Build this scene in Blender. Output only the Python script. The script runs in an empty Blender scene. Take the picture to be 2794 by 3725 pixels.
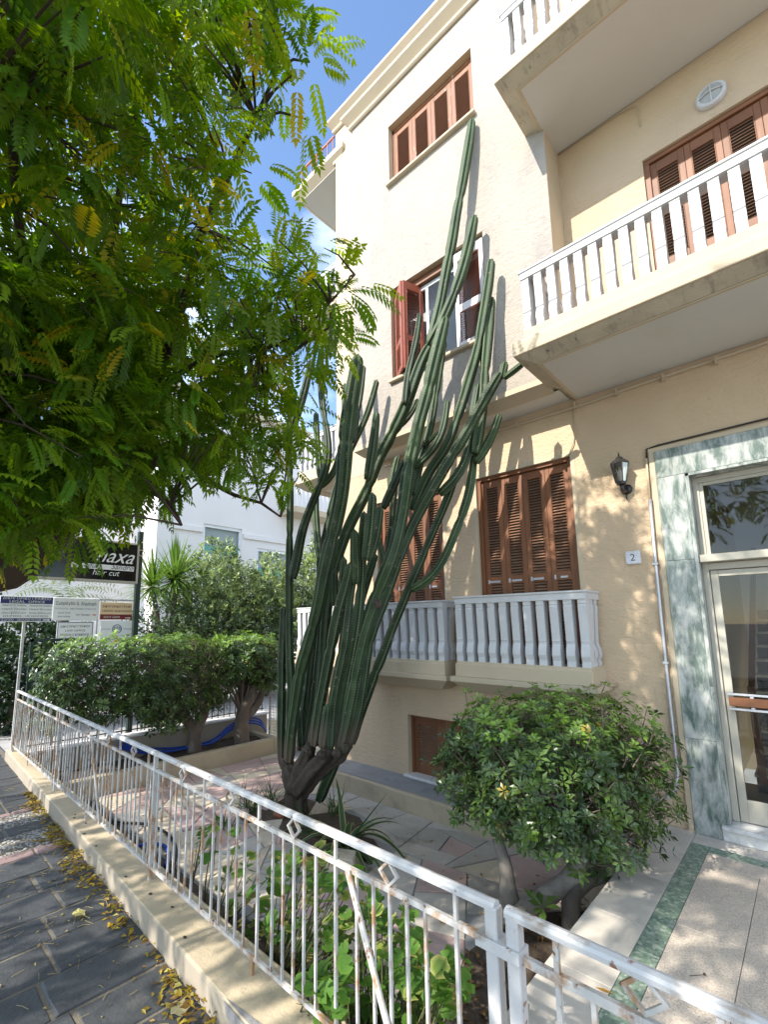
import bpy, bmesh, math, random
import numpy as np
from mathutils import Vector, Matrix

# ------------------------------------------------------------------ camera, sky, sun, exposure
scene = bpy.context.scene
COL = scene.collection
R = random.Random(7)
YAW, PIT, ROL = math.radians(44.17), math.radians(8.63), math.radians(-0.5)
FPX, PW, PH = 1689.8, 2794.0, 3725.0
PCX, PCY = PW/2-105.3, PH/2+153.5
fw = Vector((-math.sin(YAW)*math.cos(PIT), math.cos(YAW)*math.cos(PIT), math.sin(PIT)))
_r = Vector((math.cos(YAW), math.sin(YAW), 0)); _u = _r.cross(fw)
rt = _r*math.cos(ROL)+_u*math.sin(ROL)
up = -_r*math.sin(ROL)+_u*math.cos(ROL)
CAM = Vector((0, 0, 1.74))
cam = bpy.data.cameras.new('camera'); camo = bpy.data.objects.new('camera', cam); COL.objects.link(camo)
cam.sensor_fit = 'VERTICAL'; cam.sensor_height = 36.0; cam.sensor_width = 36.0
cam.lens = FPX/PH*36.0
cam.shift_x = 105.3/PH; cam.shift_y = 153.5/PH
cam.clip_start = 0.05; cam.clip_end = 2000
M = Matrix((rt, up, -fw)).transposed().to_4x4(); M.translation = CAM
camo.matrix_world = M
scene.camera = camo

SUN_EL, SUN_AZ = math.radians(40.0), math.radians(78.0)     # SUN_AZ: heading of the travelling light
sdir = Vector((math.cos(SUN_AZ)*math.cos(SUN_EL), math.sin(SUN_AZ)*math.cos(SUN_EL), -math.sin(SUN_EL)))
world = bpy.data.worlds.new('World'); scene.world = world; world.use_nodes = True
wn = world.node_tree; wn.nodes.clear()
wo = wn.nodes.new('ShaderNodeOutputWorld'); bg = wn.nodes.new('ShaderNodeBackground')
sky = wn.nodes.new('ShaderNodeTexSky'); sky.sky_type = 'NISHITA'; sky.sun_disc = False
sky.sun_elevation = SUN_EL; sky.sun_rotation = math.atan2(-sdir.x, -sdir.y)
sky.air_density = 1.0; sky.dust_density = 0.2; sky.ozone_density = 3.0
# thin high cloud, everywhere in the sky alike
tc = wn.nodes.new('ShaderNodeTexCoord'); mp = wn.nodes.new('ShaderNodeMapping'); mp.inputs['Scale'].default_value = (1.3, 1.3, 2.2); mp.inputs['Location'].default_value = (2.1, 0.4, 1.3)
nz = wn.nodes.new('ShaderNodeTexNoise'); nz.inputs['Scale'].default_value = 1.5; nz.inputs['Detail'].default_value = 7; nz.inputs['Roughness'].default_value = 0.6
cr = wn.nodes.new('ShaderNodeValToRGB'); cr.color_ramp.elements[0].position = 0.40; cr.color_ramp.elements[1].position = 0.80
cr.color_ramp.elements[1].color = (0.85, 0.85, 0.85, 1)
mx = wn.nodes.new('ShaderNodeMix'); mx.data_type = 'RGBA'; mx.inputs['B'].default_value = (9.5, 10.0, 10.6, 1)
L = wn.links.new
L(tc.outputs['Generated'], mp.inputs['Vector']); L(mp.outputs['Vector'], nz.inputs['Vector']); L(nz.outputs['Fac'], cr.inputs['Fac'])
L(cr.outputs['Color'], mx.inputs['Factor']); L(sky.outputs['Color'], mx.inputs['A']); L(mx.outputs['Result'], bg.inputs['Color'])
bg.inputs['Strength'].default_value = 0.15
L(bg.outputs['Background'], wo.inputs['Surface'])
sl = bpy.data.lights.new('sun', 'SUN'); sl.energy = 3.1; sl.angle = math.radians(0.5); sl.color = (1.0, 0.94, 0.845)
so = bpy.data.objects.new('sun', sl); COL.objects.link(so); so.rotation_euler = sdir.to_track_quat('-Z', 'Y').to_euler(); so.location = (-6, -20, 25)
scene.view_settings.view_transform = 'Standard'; scene.view_settings.look = 'None'
scene.view_settings.exposure = 1.36; scene.view_settings.gamma = 1.0; scene.view_settings.use_curve_mapping = False

# ------------------------------------------------------------------ surveying helpers (pixel of the photo + known plane -> point)
def ray(px, py): return fw+rt*((px-PCX)/FPX)-up*((py-PCY)/FPX)
def onY(px, py, y): d = ray(px, py); return CAM+d*(y/d.y)
def onZ(px, py, z): d = ray(px, py); return CAM+d*((z-CAM.z)/d.z)
def onX(px, py, x): d = ray(px, py); return CAM+d*(x/d.x)

# ------------------------------------------------------------------ object helpers
def lab(o, label=None, cat=None, group=None, kind=None):
    if label: o['label'] = label
    if cat: o['category'] = cat
    if group: o['group'] = group
    if kind: o['kind'] = kind
    return o
def empty(name, loc=(0, 0, 0), label=None, cat=None, group=None):
    o = bpy.data.objects.new(name, None); o.location = loc; COL.objects.link(o); o.empty_display_size = 0.1
    return lab(o, label, cat, group)
def put(name, me, mats, parent=None, loc=None):
    if not isinstance(mats, (list, tuple)): mats = [mats]
    if len(me.materials) == 0:
        for m in mats: me.materials.append(m)
    o = bpy.data.objects.new(name, me); COL.objects.link(o)
    if parent is not None:
        o.parent = parent
        o.matrix_parent_inverse = Matrix.Translation(-abs_loc(parent))
    if loc is not None: o.location = loc
    return o
def abs_loc(o):
    v = Vector((0, 0, 0))
    while o is not None:
        v = v+o.location+(o.matrix_parent_inverse.translation if o.parent else Vector((0, 0, 0)))
        o = o.parent
    return v
class MB:
    def __init__(s): s.v = []; s.f = []; s.m = []; s.c = []
    def add(s, vs, fs, m=0, col=None):
        b = len(s.v); s.v.extend([tuple(v) for v in vs]); s.f.extend([tuple(i+b for i in f) for f in fs]); s.m.extend([m]*len(fs))
        if col is not None:
            if len(s.c) < b: s.c.extend([(1, 1, 1, 1)]*(b-len(s.c)))
            s.c.extend(col if isinstance(col, list) else [col]*len(vs))
    def box(s, x0, x1, y0, y1, z0, z1, m=0):
        s.add([(x0, y0, z0), (x1, y0, z0), (x1, y1, z0), (x0, y1, z0), (x0, y0, z1), (x1, y0, z1), (x1, y1, z1), (x0, y1, z1)],
              [(0, 3, 2, 1), (4, 5, 6, 7), (0, 1, 5, 4), (1, 2, 6, 5), (2, 3, 7, 6), (3, 0, 4, 7)], m)
    def bar(s, a, b, w, h, m=0, upv=(0, 0, 1)):
        a = Vector(a); b = Vector(b); d = (b-a).normalized(); u = Vector(upv)
        if abs(d.dot(u)) > 0.98: u = Vector((0, 1, 0))
        x = d.cross(u).normalized(); y = x.cross(d).normalized(); vs = []
        for p in (a, b):
            for sx, sy in ((-1, -1), (1, -1), (1, 1), (-1, 1)): vs.append(p+x*(sx*w/2)+y*(sy*h/2))
        s.add(vs, [(0, 3, 2, 1), (4, 5, 6, 7), (0, 1, 5, 4), (1, 2, 6, 5), (2, 3, 7, 6), (3, 0, 4, 7)][0:], m)
    def tube(s, pts, rad, n=8, m=0, caps=True, ribs=0, ribamp=0.0, dome=False, colf=None):
        pts = [Vector(p) for p in pts]; k = len(pts)
        if not isinstance(rad, (list, tuple)): rad = [rad]*k
        t0 = (pts[1]-pts[0]).normalized(); u = t0.orthogonal().normalized(); b0 = len(s.v); vs = []; cs = []
        for i, p in enumerate(pts):
            t = (pts[min(i+1, k-1)]-pts[max(i-1, 0)])
            if t.length < 1e-9: t = t0
            t.normalize(); u = (u-t*u.dot(t)).normalized(); w = t.cross(u)
            for j in range(n):
                a = 2*math.pi*j/n; rr = rad[i]; cst = 0.0
                if ribs:
                    cst = (0.5+0.5*math.cos(ribs*a)); rr *= (1-ribamp+ribamp*cst**0.8)
                vs.append(p+(u*math.cos(a)+w*math.sin(a))*rr)
                if colf: cs.append(colf(cst, i))
        fs = [(i*n+j, i*n+(j+1) % n, (i+1)*n+(j+1) % n, (i+1)*n+j) for i in range(k-1) for j in range(n)]
        if caps:
            fs.append(tuple(range(n-1, -1, -1))); fs.append(tuple((k-1)*n+j for j in range(n)))
        s.add(vs, fs, m, cs if colf else None)
    def prism(s, poly, z0, z1, m=0):     # poly: xy list, counter-clockwise
        n = len(poly); vs = [(x, y, z0) for x, y in poly]+[(x, y, z1) for x, y in poly]
        s.add(vs, [tuple(range(n-1, -1, -1)), tuple(range(n, 2*n))]+[(i, (i+1) % n, n+(i+1) % n, n+i) for i in range(n)], m)
    def extr(s, prof, path, m=0, closed=True, outs=None):
        # prof: list of (offset along the path's left-hand normal, z); path: xy polyline, mitred
        k = len(path); n = len(prof); vs = []
        for i in range(k):
            p = Vector(path[i]); 
            def nrm(a, b): d = (Vector(b)-Vector(a)).normalized(); return Vector((d.y, -d.x))
            if i == 0: nn = nrm(path[0], path[1]); sc = 1
            elif i == k-1: nn = nrm(path[-2], path[-1]); sc = 1
            else:
                n1 = nrm(path[i-1], path[i]); n2 = nrm(path[i], path[i+1]); nn = (n1+n2).normalized(); sc = 1/max(0.3, nn.dot(n1))
            for o, z in prof: q = p+nn*(o*sc); vs.append((q.x, q.y, z))
        fs = []
        for i in range(k-1):
            for j in range(n if closed else n-1):
                j2 = (j+1) % n; fs.append((i*n+j, (i+1)*n+j, (i+1)*n+j2, i*n+j2))
        if closed:
            fs.append(tuple(range(n))); fs.append(tuple((k-1)*n+j for j in range(n-1, -1, -1)))
        s.add(vs, fs, m)
    def mesh(s, name, smooth=False, colname=None):
        me = bpy.data.meshes.new(name); me.from_pydata(s.v, [], s.f)
        if any(s.m): me.polygons.foreach_set('material_index', s.m)
        if smooth: me.polygons.foreach_set('use_smooth', [True]*len(me.polygons))
        if colname:
            at = me.color_attributes.new(colname, 'FLOAT_COLOR', 'POINT'); fl = [c for t in s.c for c in t]; at.data.foreach_set('color', fl)
        me.update(); return me
    def obj(s, name, mats, parent=None, smooth=False, bevel=0, colname=None, segs=1, fix=True):
        me = s.mesh(name, smooth, colname)
        if fix:
            bm = bmesh.new(); bm.from_mesh(me); bmesh.ops.recalc_face_normals(bm, faces=bm.faces); bm.to_mesh(me); bm.free()
        o = put(name, me, mats, parent)
        if bevel:
            md = o.modifiers.new('bevel', 'BEVEL'); md.width = bevel; md.segments = segs; md.limit_method = 'ANGLE'; md.angle_limit = math.radians(40)
        return o

# ------------------------------------------------------------------ materials
def mat(name, col, rough=0.7, bump=None, var=0.0, vscale=3.0, dirt=None, metal=0.0, spec=0.5, stretch=(1, 1, 1), coat=0.0, objvar=0.0):
    """col: base colour; var: large-scale value variation; bump: list of (scale, strength, detail, stretch); dirt: (colour, lo, hi, scale)"""
    m = bpy.data.materials.new(name); m.use_nodes = True; nt = m.node_tree; N = nt.nodes; l = nt.links.new
    b = N['Principled BSDF']; b.inputs['Roughness'].default_value = rough; b.inputs['Metallic'].default_value = metal
    b.inputs['Specular IOR Level'].default_value = spec; b.inputs['Coat Weight'].default_value = coat
    ge = N.new('ShaderNodeNewGeometry'); pos = ge.outputs['Position']
    def noise(scale, detail=4, st=(1, 1, 1), rough_=0.55):
        mpn = N.new('ShaderNodeMapping'); mpn.inputs['Scale'].default_value = st; l(pos, mpn.inputs['Vector'])
        n = N.new('ShaderNodeTexNoise'); n.inputs['Scale'].default_value = scale; n.inputs['Detail'].default_value = detail; n.inputs['Roughness'].default_value = rough_
        l(mpn.outputs['Vector'], n.inputs['Vector']); return n.outputs['Fac']
    cur = None
    rgb = N.new('ShaderNodeRGB'); rgb.outputs[0].default_value = (*col, 1); cur = rgb.outputs[0]
    def mixc(a, bcol, fac):
        x = N.new('ShaderNodeMix'); x.data_type = 'RGBA'; l(a, x.inputs['A'])
        if isinstance(bcol, tuple): x.inputs['B'].default_value = (*bcol, 1)
        else: l(bcol, x.inputs['B'])
        l(fac, x.inputs['Factor']); return x.outputs['Result']
    def ramp(f, lo, hi, o0=0.0, o1=1.0):
        r = N.new('ShaderNodeMapRange'); r.inputs['From Min'].default_value = lo; r.inputs['From Max'].default_value = hi
        r.inputs['To Min'].default_value = o0; r.inputs['To Max'].default_value = o1; l(f, r.inputs['Value']); return r.outputs['Result']
    if objvar:
        oi = N.new('ShaderNodeObjectInfo'); hs = N.new('ShaderNodeHueSaturation'); l(cur, hs.inputs['Color'])
        l(ramp(oi.outputs['Random'], 0, 1, 1-objvar, 1+objvar), hs.inputs['Value']); cur = hs.outputs['Color']
    if var:
        hs = N.new('ShaderNodeHueSaturation'); l(cur, hs.inputs['Color']); l(ramp(noise(vscale, 5, stretch), 0.3, 0.7, 1-var, 1+var), hs.inputs['Value']); cur = hs.outputs['Color']
    if dirt:
        for (dc, lo, hi, sc, st) in dirt: cur = mixc(cur, dc, ramp(noise(sc, 7, st, 0.65), lo, hi))
    l(cur, b.inputs['Base Color'])
    if bump:
        last = None
        for (sc, stg, det, st) in bump:
            bp = N.new('ShaderNodeBump'); bp.inputs['Strength'].default_value = stg; bp.inputs['Distance'].default_value = 0.014
            l(noise(sc, det, st), bp.inputs['Height'])
            if last is not None: l(last, bp.inputs['Normal'])
            last = bp.outputs['Normal']
        l(last, b.inputs['Normal'])
    return m
I3 = (1, 1, 1)
def leafmat(name, trans=0.45, rough=0.45, spec=0.4, attr='tint'):
    m = bpy.data.materials.new(name); m.use_nodes = True; nt = m.node_tree; N = nt.nodes; l = nt.links.new
    out = N['Material Output']; b = N['Principled BSDF']; b.inputs['Roughness'].default_value = rough; b.inputs['Specular IOR Level'].default_value = spec
    a = N.new('ShaderNodeAttribute'); a.attribute_name = attr
    l(a.outputs['Color'], b.inputs['Base Color'])
    t = N.new('ShaderNodeBsdfTranslucent'); hs = N.new('ShaderNodeHueSaturation'); hs.inputs['Value'].default_value = 1.5; hs.inputs['Hue'].default_value = 0.485; hs.inputs['Saturation'].default_value = 1.1
    l(a.outputs['Color'], hs.inputs['Color']); l(hs.outputs['Color'], t.inputs['Color'])
    x = N.new('ShaderNodeMixShader'); x.inputs['Fac'].default_value = trans
    l(b.outputs['BSDF'], x.inputs[1]); l(t.outputs['BSDF'], x.inputs[2]); l(x.outputs['Shader'], out.inputs['Surface'])
    return m
def glassmat(name, tint=(0.8, 0.85, 0.85), refl=0.5):
    m = bpy.data.materials.new(name); m.use_nodes = True; nt = m.node_tree; N = nt.nodes; l = nt.links.new; out = N['Material Output']
    N.remove(N['Principled BSDF'])
    t = N.new('ShaderNodeBsdfTransparent'); t.inputs['Color'].default_value = (*tint, 1)
    g = N.new('ShaderNodeBsdfGlossy'); g.inputs['Roughness'].default_value = 0.015
    fr = N.new('ShaderNodeFresnel'); fr.inputs['IOR'].default_value = 1.3+refl
    x = N.new('ShaderNodeMixShader'); l(fr.outputs['Fac'], x.inputs['Fac']); l(t.outputs['BSDF'], x.inputs[1]); l(g.outputs['BSDF'], x.inputs[2]); l(x.outputs['Shader'], out.inputs['Surface'])
    return m
MT = {}
WAVE = [(17, 0.9, 3, (0.75, 1, 1.5)), (55, 0.6, 3, I3)]
MT['stucco'] = mat('peach textured stucco', (0.56, 0.42, 0.278), 0.9, WAVE, 0.07, 1.2, [((0.44, 0.34, 0.235), 0.56, 0.95, 1.3, (1.6, 1, 0.35)), ((0.36, 0.29, 0.21), 0.64, 0.9, 4.0, (2.2, 1, 0.2))])
MT['stucco_bay'] = mat('weathered pale stucco', (0.41, 0.358, 0.302), 0.92, [(26, 1.0, 4, (0.8, 1, 1.0)), (90, 0.5, 2, I3)], 0.06, 1.0,
                       [((0.30, 0.27, 0.255), 0.50, 0.86, 2.2, (1, 1, 0.45)), ((0.28, 0.25, 0.235), 0.60, 0.82, 3.0, (3, 1, 0.12)), ((0.33, 0.295, 0.27), 0.56, 0.72, 9, (1, 1, 0.5))])
MT['cream'] = mat('cream paint', (0.52, 0.42, 0.285), 0.75, [(60, 0.08, 3, I3)], 0.05, 2.0, [((0.52, 0.44, 0.33), 0.66, 0.95, 3, (1, 1, 0.4))])
MT['trim'] = mat('cream painted trim', (0.50, 0.405, 0.28), 0.7, [(70, 0.06, 3, I3)], 0.04, 3.0, [((0.55, 0.46, 0.34), 0.64, 0.9, 5, (1, 1, 0.3))])
MT['fascia'] = mat('stained render on slab edge', (0.50, 0.43, 0.32), 0.9, [(40, 0.4, 4, I3)], 0.12, 4.0, [((0.22, 0.18, 0.14), 0.52, 0.78, 5, (3, 1, 0.25)), ((0.12, 0.10, 0.08), 0.62, 0.72, 9, (3, 1, 0.3))])
MT['soffit'] = mat('matt white soffit paint', (0.58, 0.56, 0.51), 0.85, [(50, 0.08, 3, I3)], 0.04, 1.2, [((0.55, 0.47, 0.36), 0.62, 1.0, 1.0, I3)])
MT['white'] = mat('white balustrade paint', (0.56, 0.555, 0.555), 0.5, [(55, 0.05, 3, I3)], 0.04, 4.0, [((0.50, 0.46, 0.40), 0.66, 0.9, 8, (1, 1, 0.5))])
MT['wood'] = mat('brown shutter paint', (0.195, 0.075, 0.029), 0.55, [(30, 0.12, 4, (1, 1, 0.1))], 0.14, 5.0, [((0.26, 0.15, 0.085), 0.60, 0.9, 9, (1, 1, 0.15))], objvar=0.10)
MT['wood_red'] = mat('red brown shutter paint', (0.29, 0.075, 0.042), 0.45, [(30, 0.1, 4, (1, 1, 0.1))], 0.1, 6.0, objvar=0.06)
MT['wood_orange'] = mat('sun bleached shutter wood', (0.225, 0.085, 0.032), 0.6, [(30, 0.15, 4, (1, 1, 0.1))], 0.12, 5.0, [((0.50, 0.43, 0.37), 0.63, 0.72, 7, (2.5, 1, 0.35))], objvar=0.08)
MT['bleached'] = mat('bleached white shutter frame', (0.74, 0.67, 0.66), 0.6, [(30, 0.1, 4, (1, 1, 0.1))], 0.06, 5.0, [((0.36, 0.16, 0.10), 0.62, 0.74, 9, (1, 1, 0.5))])
MT['alu'] = mat('anodised aluminium', (0.42, 0.39, 0.32), 0.42, None, 0.05, 3.0, metal=0.1)
MT['aluwhite'] = mat('white window aluminium', (0.78, 0.79, 0.80), 0.35)
MT['steel'] = mat('galvanised steel', (0.52, 0.52, 0.54), 0.45, None, 0.1, 8.0, metal=0.6)
MT['dark'] = mat('dark interior shade', (0.10, 0.085, 0.07), 0.9)  # dimness of unlit interiors, painted on the backing sheets
MT['black'] = mat('black cast metal', (0.025, 0.022, 0.02), 0.4)
MT['glass'] = glassmat('window glass', (0.78, 0.82, 0.82), 0.25)
MT['lampglass'] = glassmat('lantern glass', (0.75, 0.74, 0.68), 0.2)
MT['blackglass'] = mat('black acrylic sign face', (0.006, 0.006, 0.007), 0.12)
def marble(name, a, b_, c, scale=3.0, st=(1, 1, 0.35), rough=0.22):
    m = mat(name, a, rough, None); N = m.node_tree.nodes; l = m.node_tree.links.new; b = N['Principled BSDF']
    ge = N.new('ShaderNodeNewGeometry'); mp_ = N.new('ShaderNodeMapping'); mp_.inputs['Scale'].default_value = st; l(ge.outputs['Position'], mp_.inputs['Vector'])
    oi = N.new('ShaderNodeObjectInfo'); ad = N.new('ShaderNodeVectorMath'); ad.operation = 'ADD'; sc = N.new('ShaderNodeVectorMath'); sc.operation = 'SCALE'
    l(oi.outputs['Random'], sc.inputs['Scale']); sc.inputs[0].default_value = (13, 7, 5); l(mp_.outputs['Vector'], ad.inputs[0]); l(sc.outputs['Vector'], ad.inputs[1])
    n1 = N.new('ShaderNodeTexNoise'); n1.inputs['Scale'].default_value = scale; n1.inputs['Detail'].default_value = 10; n1.inputs['Roughness'].default_value = 0.68; n1.inputs['Distortion'].default_value = 0.35
    l(ad.outputs['Vector'], n1.inputs['Vector'])
    r = N.new('ShaderNodeValToRGB'); e = r.color_ramp.elements; e[0].position = 0.40; e[0].color = (*b_, 1); e[1].position = 0.60; e[1].color = (*a, 1)
    x = e.new(0.50); x.color = (*c, 1)
    l(n1.outputs['Fac'], r.inputs['Fac']); l(r.outputs['Color'], b.inputs['Base Color']); return m
MT['greenmarble'] = marble('green veined marble', (0.44, 0.445, 0.415), (0.11, 0.145, 0.125), (0.28, 0.305, 0.28), 9.5, (1.3, 1.3, 0.38))
MT['paleslab'] = marble('pale limestone slab', (0.55, 0.50, 0.43), (0.40, 0.365, 0.31), (0.51, 0.46, 0.395), 2.5, I3, 0.55)
MT['whitemarble'] = marble('white marble sill', (0.66, 0.64, 0.60), (0.44, 0.43, 0.42), (0.60, 0.585, 0.56), 5, I3, 0.45)
def speckle(name, cols, scale, rough=0.5):
    m = mat(name, cols[0], rough); N = m.node_tree.nodes; l = m.node_tree.links.new; b = N['Principled BSDF']
    ge = N.new('ShaderNodeNewGeometry'); v = N.new('ShaderNodeTexVoronoi'); v.inputs['Scale'].default_value = scale; l(ge.outputs['Position'], v.inputs['Vector'])
    sp = N.new('ShaderNodeSeparateColor'); l(v.outputs['Color'], sp.inputs['Color'])
    r = N.new('ShaderNodeValToRGB'); r.color_ramp.interpolation = 'CONSTANT'; e = r.color_ramp.elements
    for i, c in enumerate(cols):
        p = i/len(cols)
        if i < 2: e[i].position = p; e[i].color = (*c, 1)
        else: q = e.new(p); q.color = (*c, 1)
    l(sp.outputs['Red'], r.inputs['Fac']); l(r.outputs['Color'], b.inputs['Base Color']); return m
MT['terrazzo_green'] = speckle('green terrazzo', [(0.17, 0.235, 0.17), (0.24, 0.30, 0.22), (0.12, 0.175, 0.13), (0.20, 0.26, 0.20), (0.33, 0.37, 0.30), (0.155, 0.215, 0.16)], 55)
MT['terrazzo_beige'] = speckle('beige exposed aggregate', [(0.56, 0.475, 0.38), (0.46, 0.39, 0.32), (0.62, 0.54, 0.44), (0.52, 0.435, 0.35), (0.37, 0.305, 0.25), (0.59, 0.505, 0.41)], 230, 0.7)
MT['slate'] = mat('blue grey paving stone', (0.050, 0.053, 0.056), 0.62, [(9, 0.55, 8, I3), (45, 0.3, 5, I3)], 0.26, 5.0, [((0.11, 0.105, 0.095), 0.56, 0.85, 7, I3), ((0.028, 0.028, 0.028), 0.60, 0.80, 2.3, I3)], objvar=0.2)
MT['joint'] = mat('sandy joint mortar', (0.15, 0.13, 0.10), 0.95, [(80, 0.5, 4, I3)], 0.15, 9.0)
MT['pebble'] = mat('pebble bed mortar', (0.12, 0.115, 0.10), 0.9, [(90, 0.5, 4, I3)], 0.1, 9.0)
MT['pebbles'] = mat('river pebbles', (0.20, 0.19, 0.175), 0.6, None, 0.35, 60.0)
MT['pinktile'] = mat('pink brick edging', (0.27, 0.185, 0.175), 0.75, [(60, 0.3, 4, I3)], 0.15, 9.0, objvar=0.1)
FLAG = dict(bump=[(12, 0.25, 6, I3), (60, 0.15, 4, I3)], var=0.14, vscale=3.5)
MT['flag_grey'] = mat('grey flagstone', (0.40, 0.365, 0.315), 0.75, dirt=[((0.15, 0.13, 0.105), 0.58, 0.85, 4, I3)], objvar=0.12, **FLAG)
MT['flag_pink'] = mat('pink flagstone', (0.43, 0.31, 0.275), 0.75, dirt=[((0.20, 0.165, 0.14), 0.58, 0.85, 4, I3)], objvar=0.1, **FLAG)
MT['flag_cream'] = mat('cream flagstone', (0.54, 0.46, 0.345), 0.75, dirt=[((0.22, 0.18, 0.13), 0.56, 0.85, 4, I3)], objvar=0.1, **FLAG)
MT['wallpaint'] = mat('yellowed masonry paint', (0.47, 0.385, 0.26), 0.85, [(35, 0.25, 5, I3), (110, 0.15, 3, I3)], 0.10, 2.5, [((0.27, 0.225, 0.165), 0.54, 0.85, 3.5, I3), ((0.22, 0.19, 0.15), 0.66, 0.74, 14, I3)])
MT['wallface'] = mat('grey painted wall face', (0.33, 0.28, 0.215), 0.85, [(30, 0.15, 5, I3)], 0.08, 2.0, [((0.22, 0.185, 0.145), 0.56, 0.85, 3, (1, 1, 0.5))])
MT['concrete'] = mat('bare grey concrete', (0.24, 0.23, 0.225), 0.9, [(50, 0.6, 5, I3)], 0.2, 10.0)
MT['cement'] = mat('grey cement ledge', (0.27, 0.265, 0.26), 0.85, [(25, 0.3, 5, I3)], 0.16, 3.0, [((0.14, 0.125, 0.105), 0.56, 0.78, 5, I3), ((0.42, 0.38, 0.31), 0.62, 0.85, 3, I3)])
MT['soil'] = mat('dark garden soil', (0.075, 0.052, 0.034), 0.95, [(30, 1.0, 8, I3)], 0.35, 12.0, [((0.16, 0.12, 0.08), 0.55, 0.8, 22, I3)])
MT['yard'] = mat('pale concrete yard', (0.36, 0.35, 0.34), 0.9, [(20, 0.2, 6, I3)], 0.12, 1.5)
MT['rust'] = None
def fencepaint():
    m = mat('white fence paint with rust', (0.47, 0.455, 0.435), 0.5, [(50, 0.12, 3, I3)], 0.04, 6.0,
            [((0.33, 0.19, 0.10), 0.51, 0.62, 13, (1, 1, 0.55)), ((0.15, 0.065, 0.03), 0.60, 0.66, 28, (1, 1, 0.6))]); return m
MT['fence'] = fencepaint()
MT['rail'] = mat('white handrail paint', (0.50, 0.49, 0.485), 0.42, [(50, 0.08, 3, I3)], 0.03, 6.0, [((0.22, 0.11, 0.06), 0.60, 0.66, 24, I3), ((0.30, 0.24, 0.18), 0.56, 0.70, 9, I3)])
MT['bark'] = mat('grey brown bark', (0.14, 0.105, 0.078), 0.9, [(18, 0.9, 8, (2, 2, 0.5))], 0.25, 6.0, [((0.26, 0.23, 0.19), 0.56, 0.8, 8, (1, 1, 0.4))])
MT['bark_dark'] = mat('dark fissured bark', (0.065, 0.045, 0.032), 0.95, [(14, 1.0, 8, (2, 2, 0.6))], 0.3, 5.0)
MT['bark_pale'] = mat('pale grey shrub bark', (0.23, 0.20, 0.165), 0.9, [(20, 0.7, 8, (2, 2, 0.6))], 0.2, 7.0, [((0.12, 0.095, 0.07), 0.56, 0.8, 9, I3)])
MT['stalk'] = mat('green brown plant stalk', (0.085, 0.085, 0.035), 0.85, None, 0.3, 9.0)
MT['corky'] = mat('corky old cactus wood', (0.075, 0.055, 0.04), 0.95, [(16, 1.0, 8, (2, 2, 0.5))], 0.3, 9.0, [((0.055, 0.07, 0.04), 0.55, 0.75, 6, I3)])
MT['leaf'] = leafmat('tree leaves', 0.56, 0.42, 0.4)
MT['leafgloss'] = leafmat('glossy shrub leaves', 0.22, 0.3, 0.55)
MT['leafsoft'] = leafmat('soft plant leaves', 0.35, 0.6, 0.25)
MT['bluehose'] = mat('blue plastic hose', (0.01, 0.055, 0.33), 0.35)
MT['blackhose'] = mat('black rubber hose', (0.012, 0.012, 0.013), 0.5)
MT['offwhite'] = mat('white neighbour render', (0.76, 0.72, 0.69), 0.9, [(40, 0.1, 4, I3)], 0.03, 0.8)
MT['signwhite'] = mat('white sign board', (0.82, 0.82, 0.83), 0.4)
MT['signcream'] = mat('cream sign board', (0.78, 0.58, 0.36), 0.4)
MT['signblue'] = mat('navy sign print', (0.012, 0.02, 0.13), 0.4)
MT['signred'] = mat('dark red sign print', (0.17, 0.012, 0.016), 0.4)
MT['signink'] = mat('dark sign ink', (0.03, 0.032, 0.06), 0.5)
MT['inkgrey'] = mat('grey blue sign ink', (0.16, 0.18, 0.26), 0.5)
MT['inkwhite'] = mat('white sign lettering', (0.76, 0.76, 0.74), 0.45)
MT['inkred'] = mat('red sign arrow', (0.5, 0.03, 0.03), 0.5)
MT['greenpost'] = mat('dark green painted post', (0.012, 0.03, 0.022), 0.4)
MT['plaque'] = mat('veined white marble plaque', (0.62, 0.61, 0.65), 0.35, None, 0.08, 20)
MT['asphalt'] = mat('asphalt', (0.055, 0.055, 0.055), 0.9, [(60, 0.5, 4, I3)], 0.15, 2.0)

# ================================================================== SETTING: ground, pavement, garden floor, walkway
G0 = -0.40                                   # level of the sunken garden
def wallY(x): return 1.19-0.0285*(x+0.3)     # street face of the low garden wall
def fenY(x): return 1.389-0.0078*x           # fence line on the wall
def sheet(name, polys, m, kind='structure', parent=None):
    b = MB()
    for p in polys: b.add(p, [tuple(range(len(p)))])
    o = b.obj(name, m, parent, fix=False)
    if parent is None: o['kind'] = kind
    return o
E_ = 400
sheet('ground', [[(-E_, -E_, -0.06), (E_, -E_, -0.06), (E_, 1.3, -0.06), (-E_, 1.3, -0.06)],
                 [(-E_, 1.3, -0.06), (-7.7, 1.3, -0.06), (-7.7, 5.6, -0.06), (-E_, 5.6, -0.06)],
                 [(-E_, 5.6, -0.06), (-6.4, 5.6, -0.06), (-6.4, E_, -0.06), (-E_, E_, -0.06)],
                 [(-6.4, 9.0, -0.06), (E_, 9.0, -0.06), (E_, E_, -0.06), (-6.4, E_, -0.06)],
                 [(4.5, 1.3, -0.06), (E_, 1.3, -0.06), (E_, 9.0, -0.06), (4.5, 9.0, -0.06)]], MT['yard'])
pav = sheet('pavement', [[(-9.6, -2.6, -0.008), (3.4, -2.6, -0.008), (3.4, 1.3, -0.008), (-9.6, 1.5, -0.008)]], MT['joint'])
sheet('road', [[(-40, -9.5, -0.05), (30, -9.5, -0.05), (30, -2.7, -0.05), (-40, -2.7, -0.05)]], MT['asphalt'])

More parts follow.
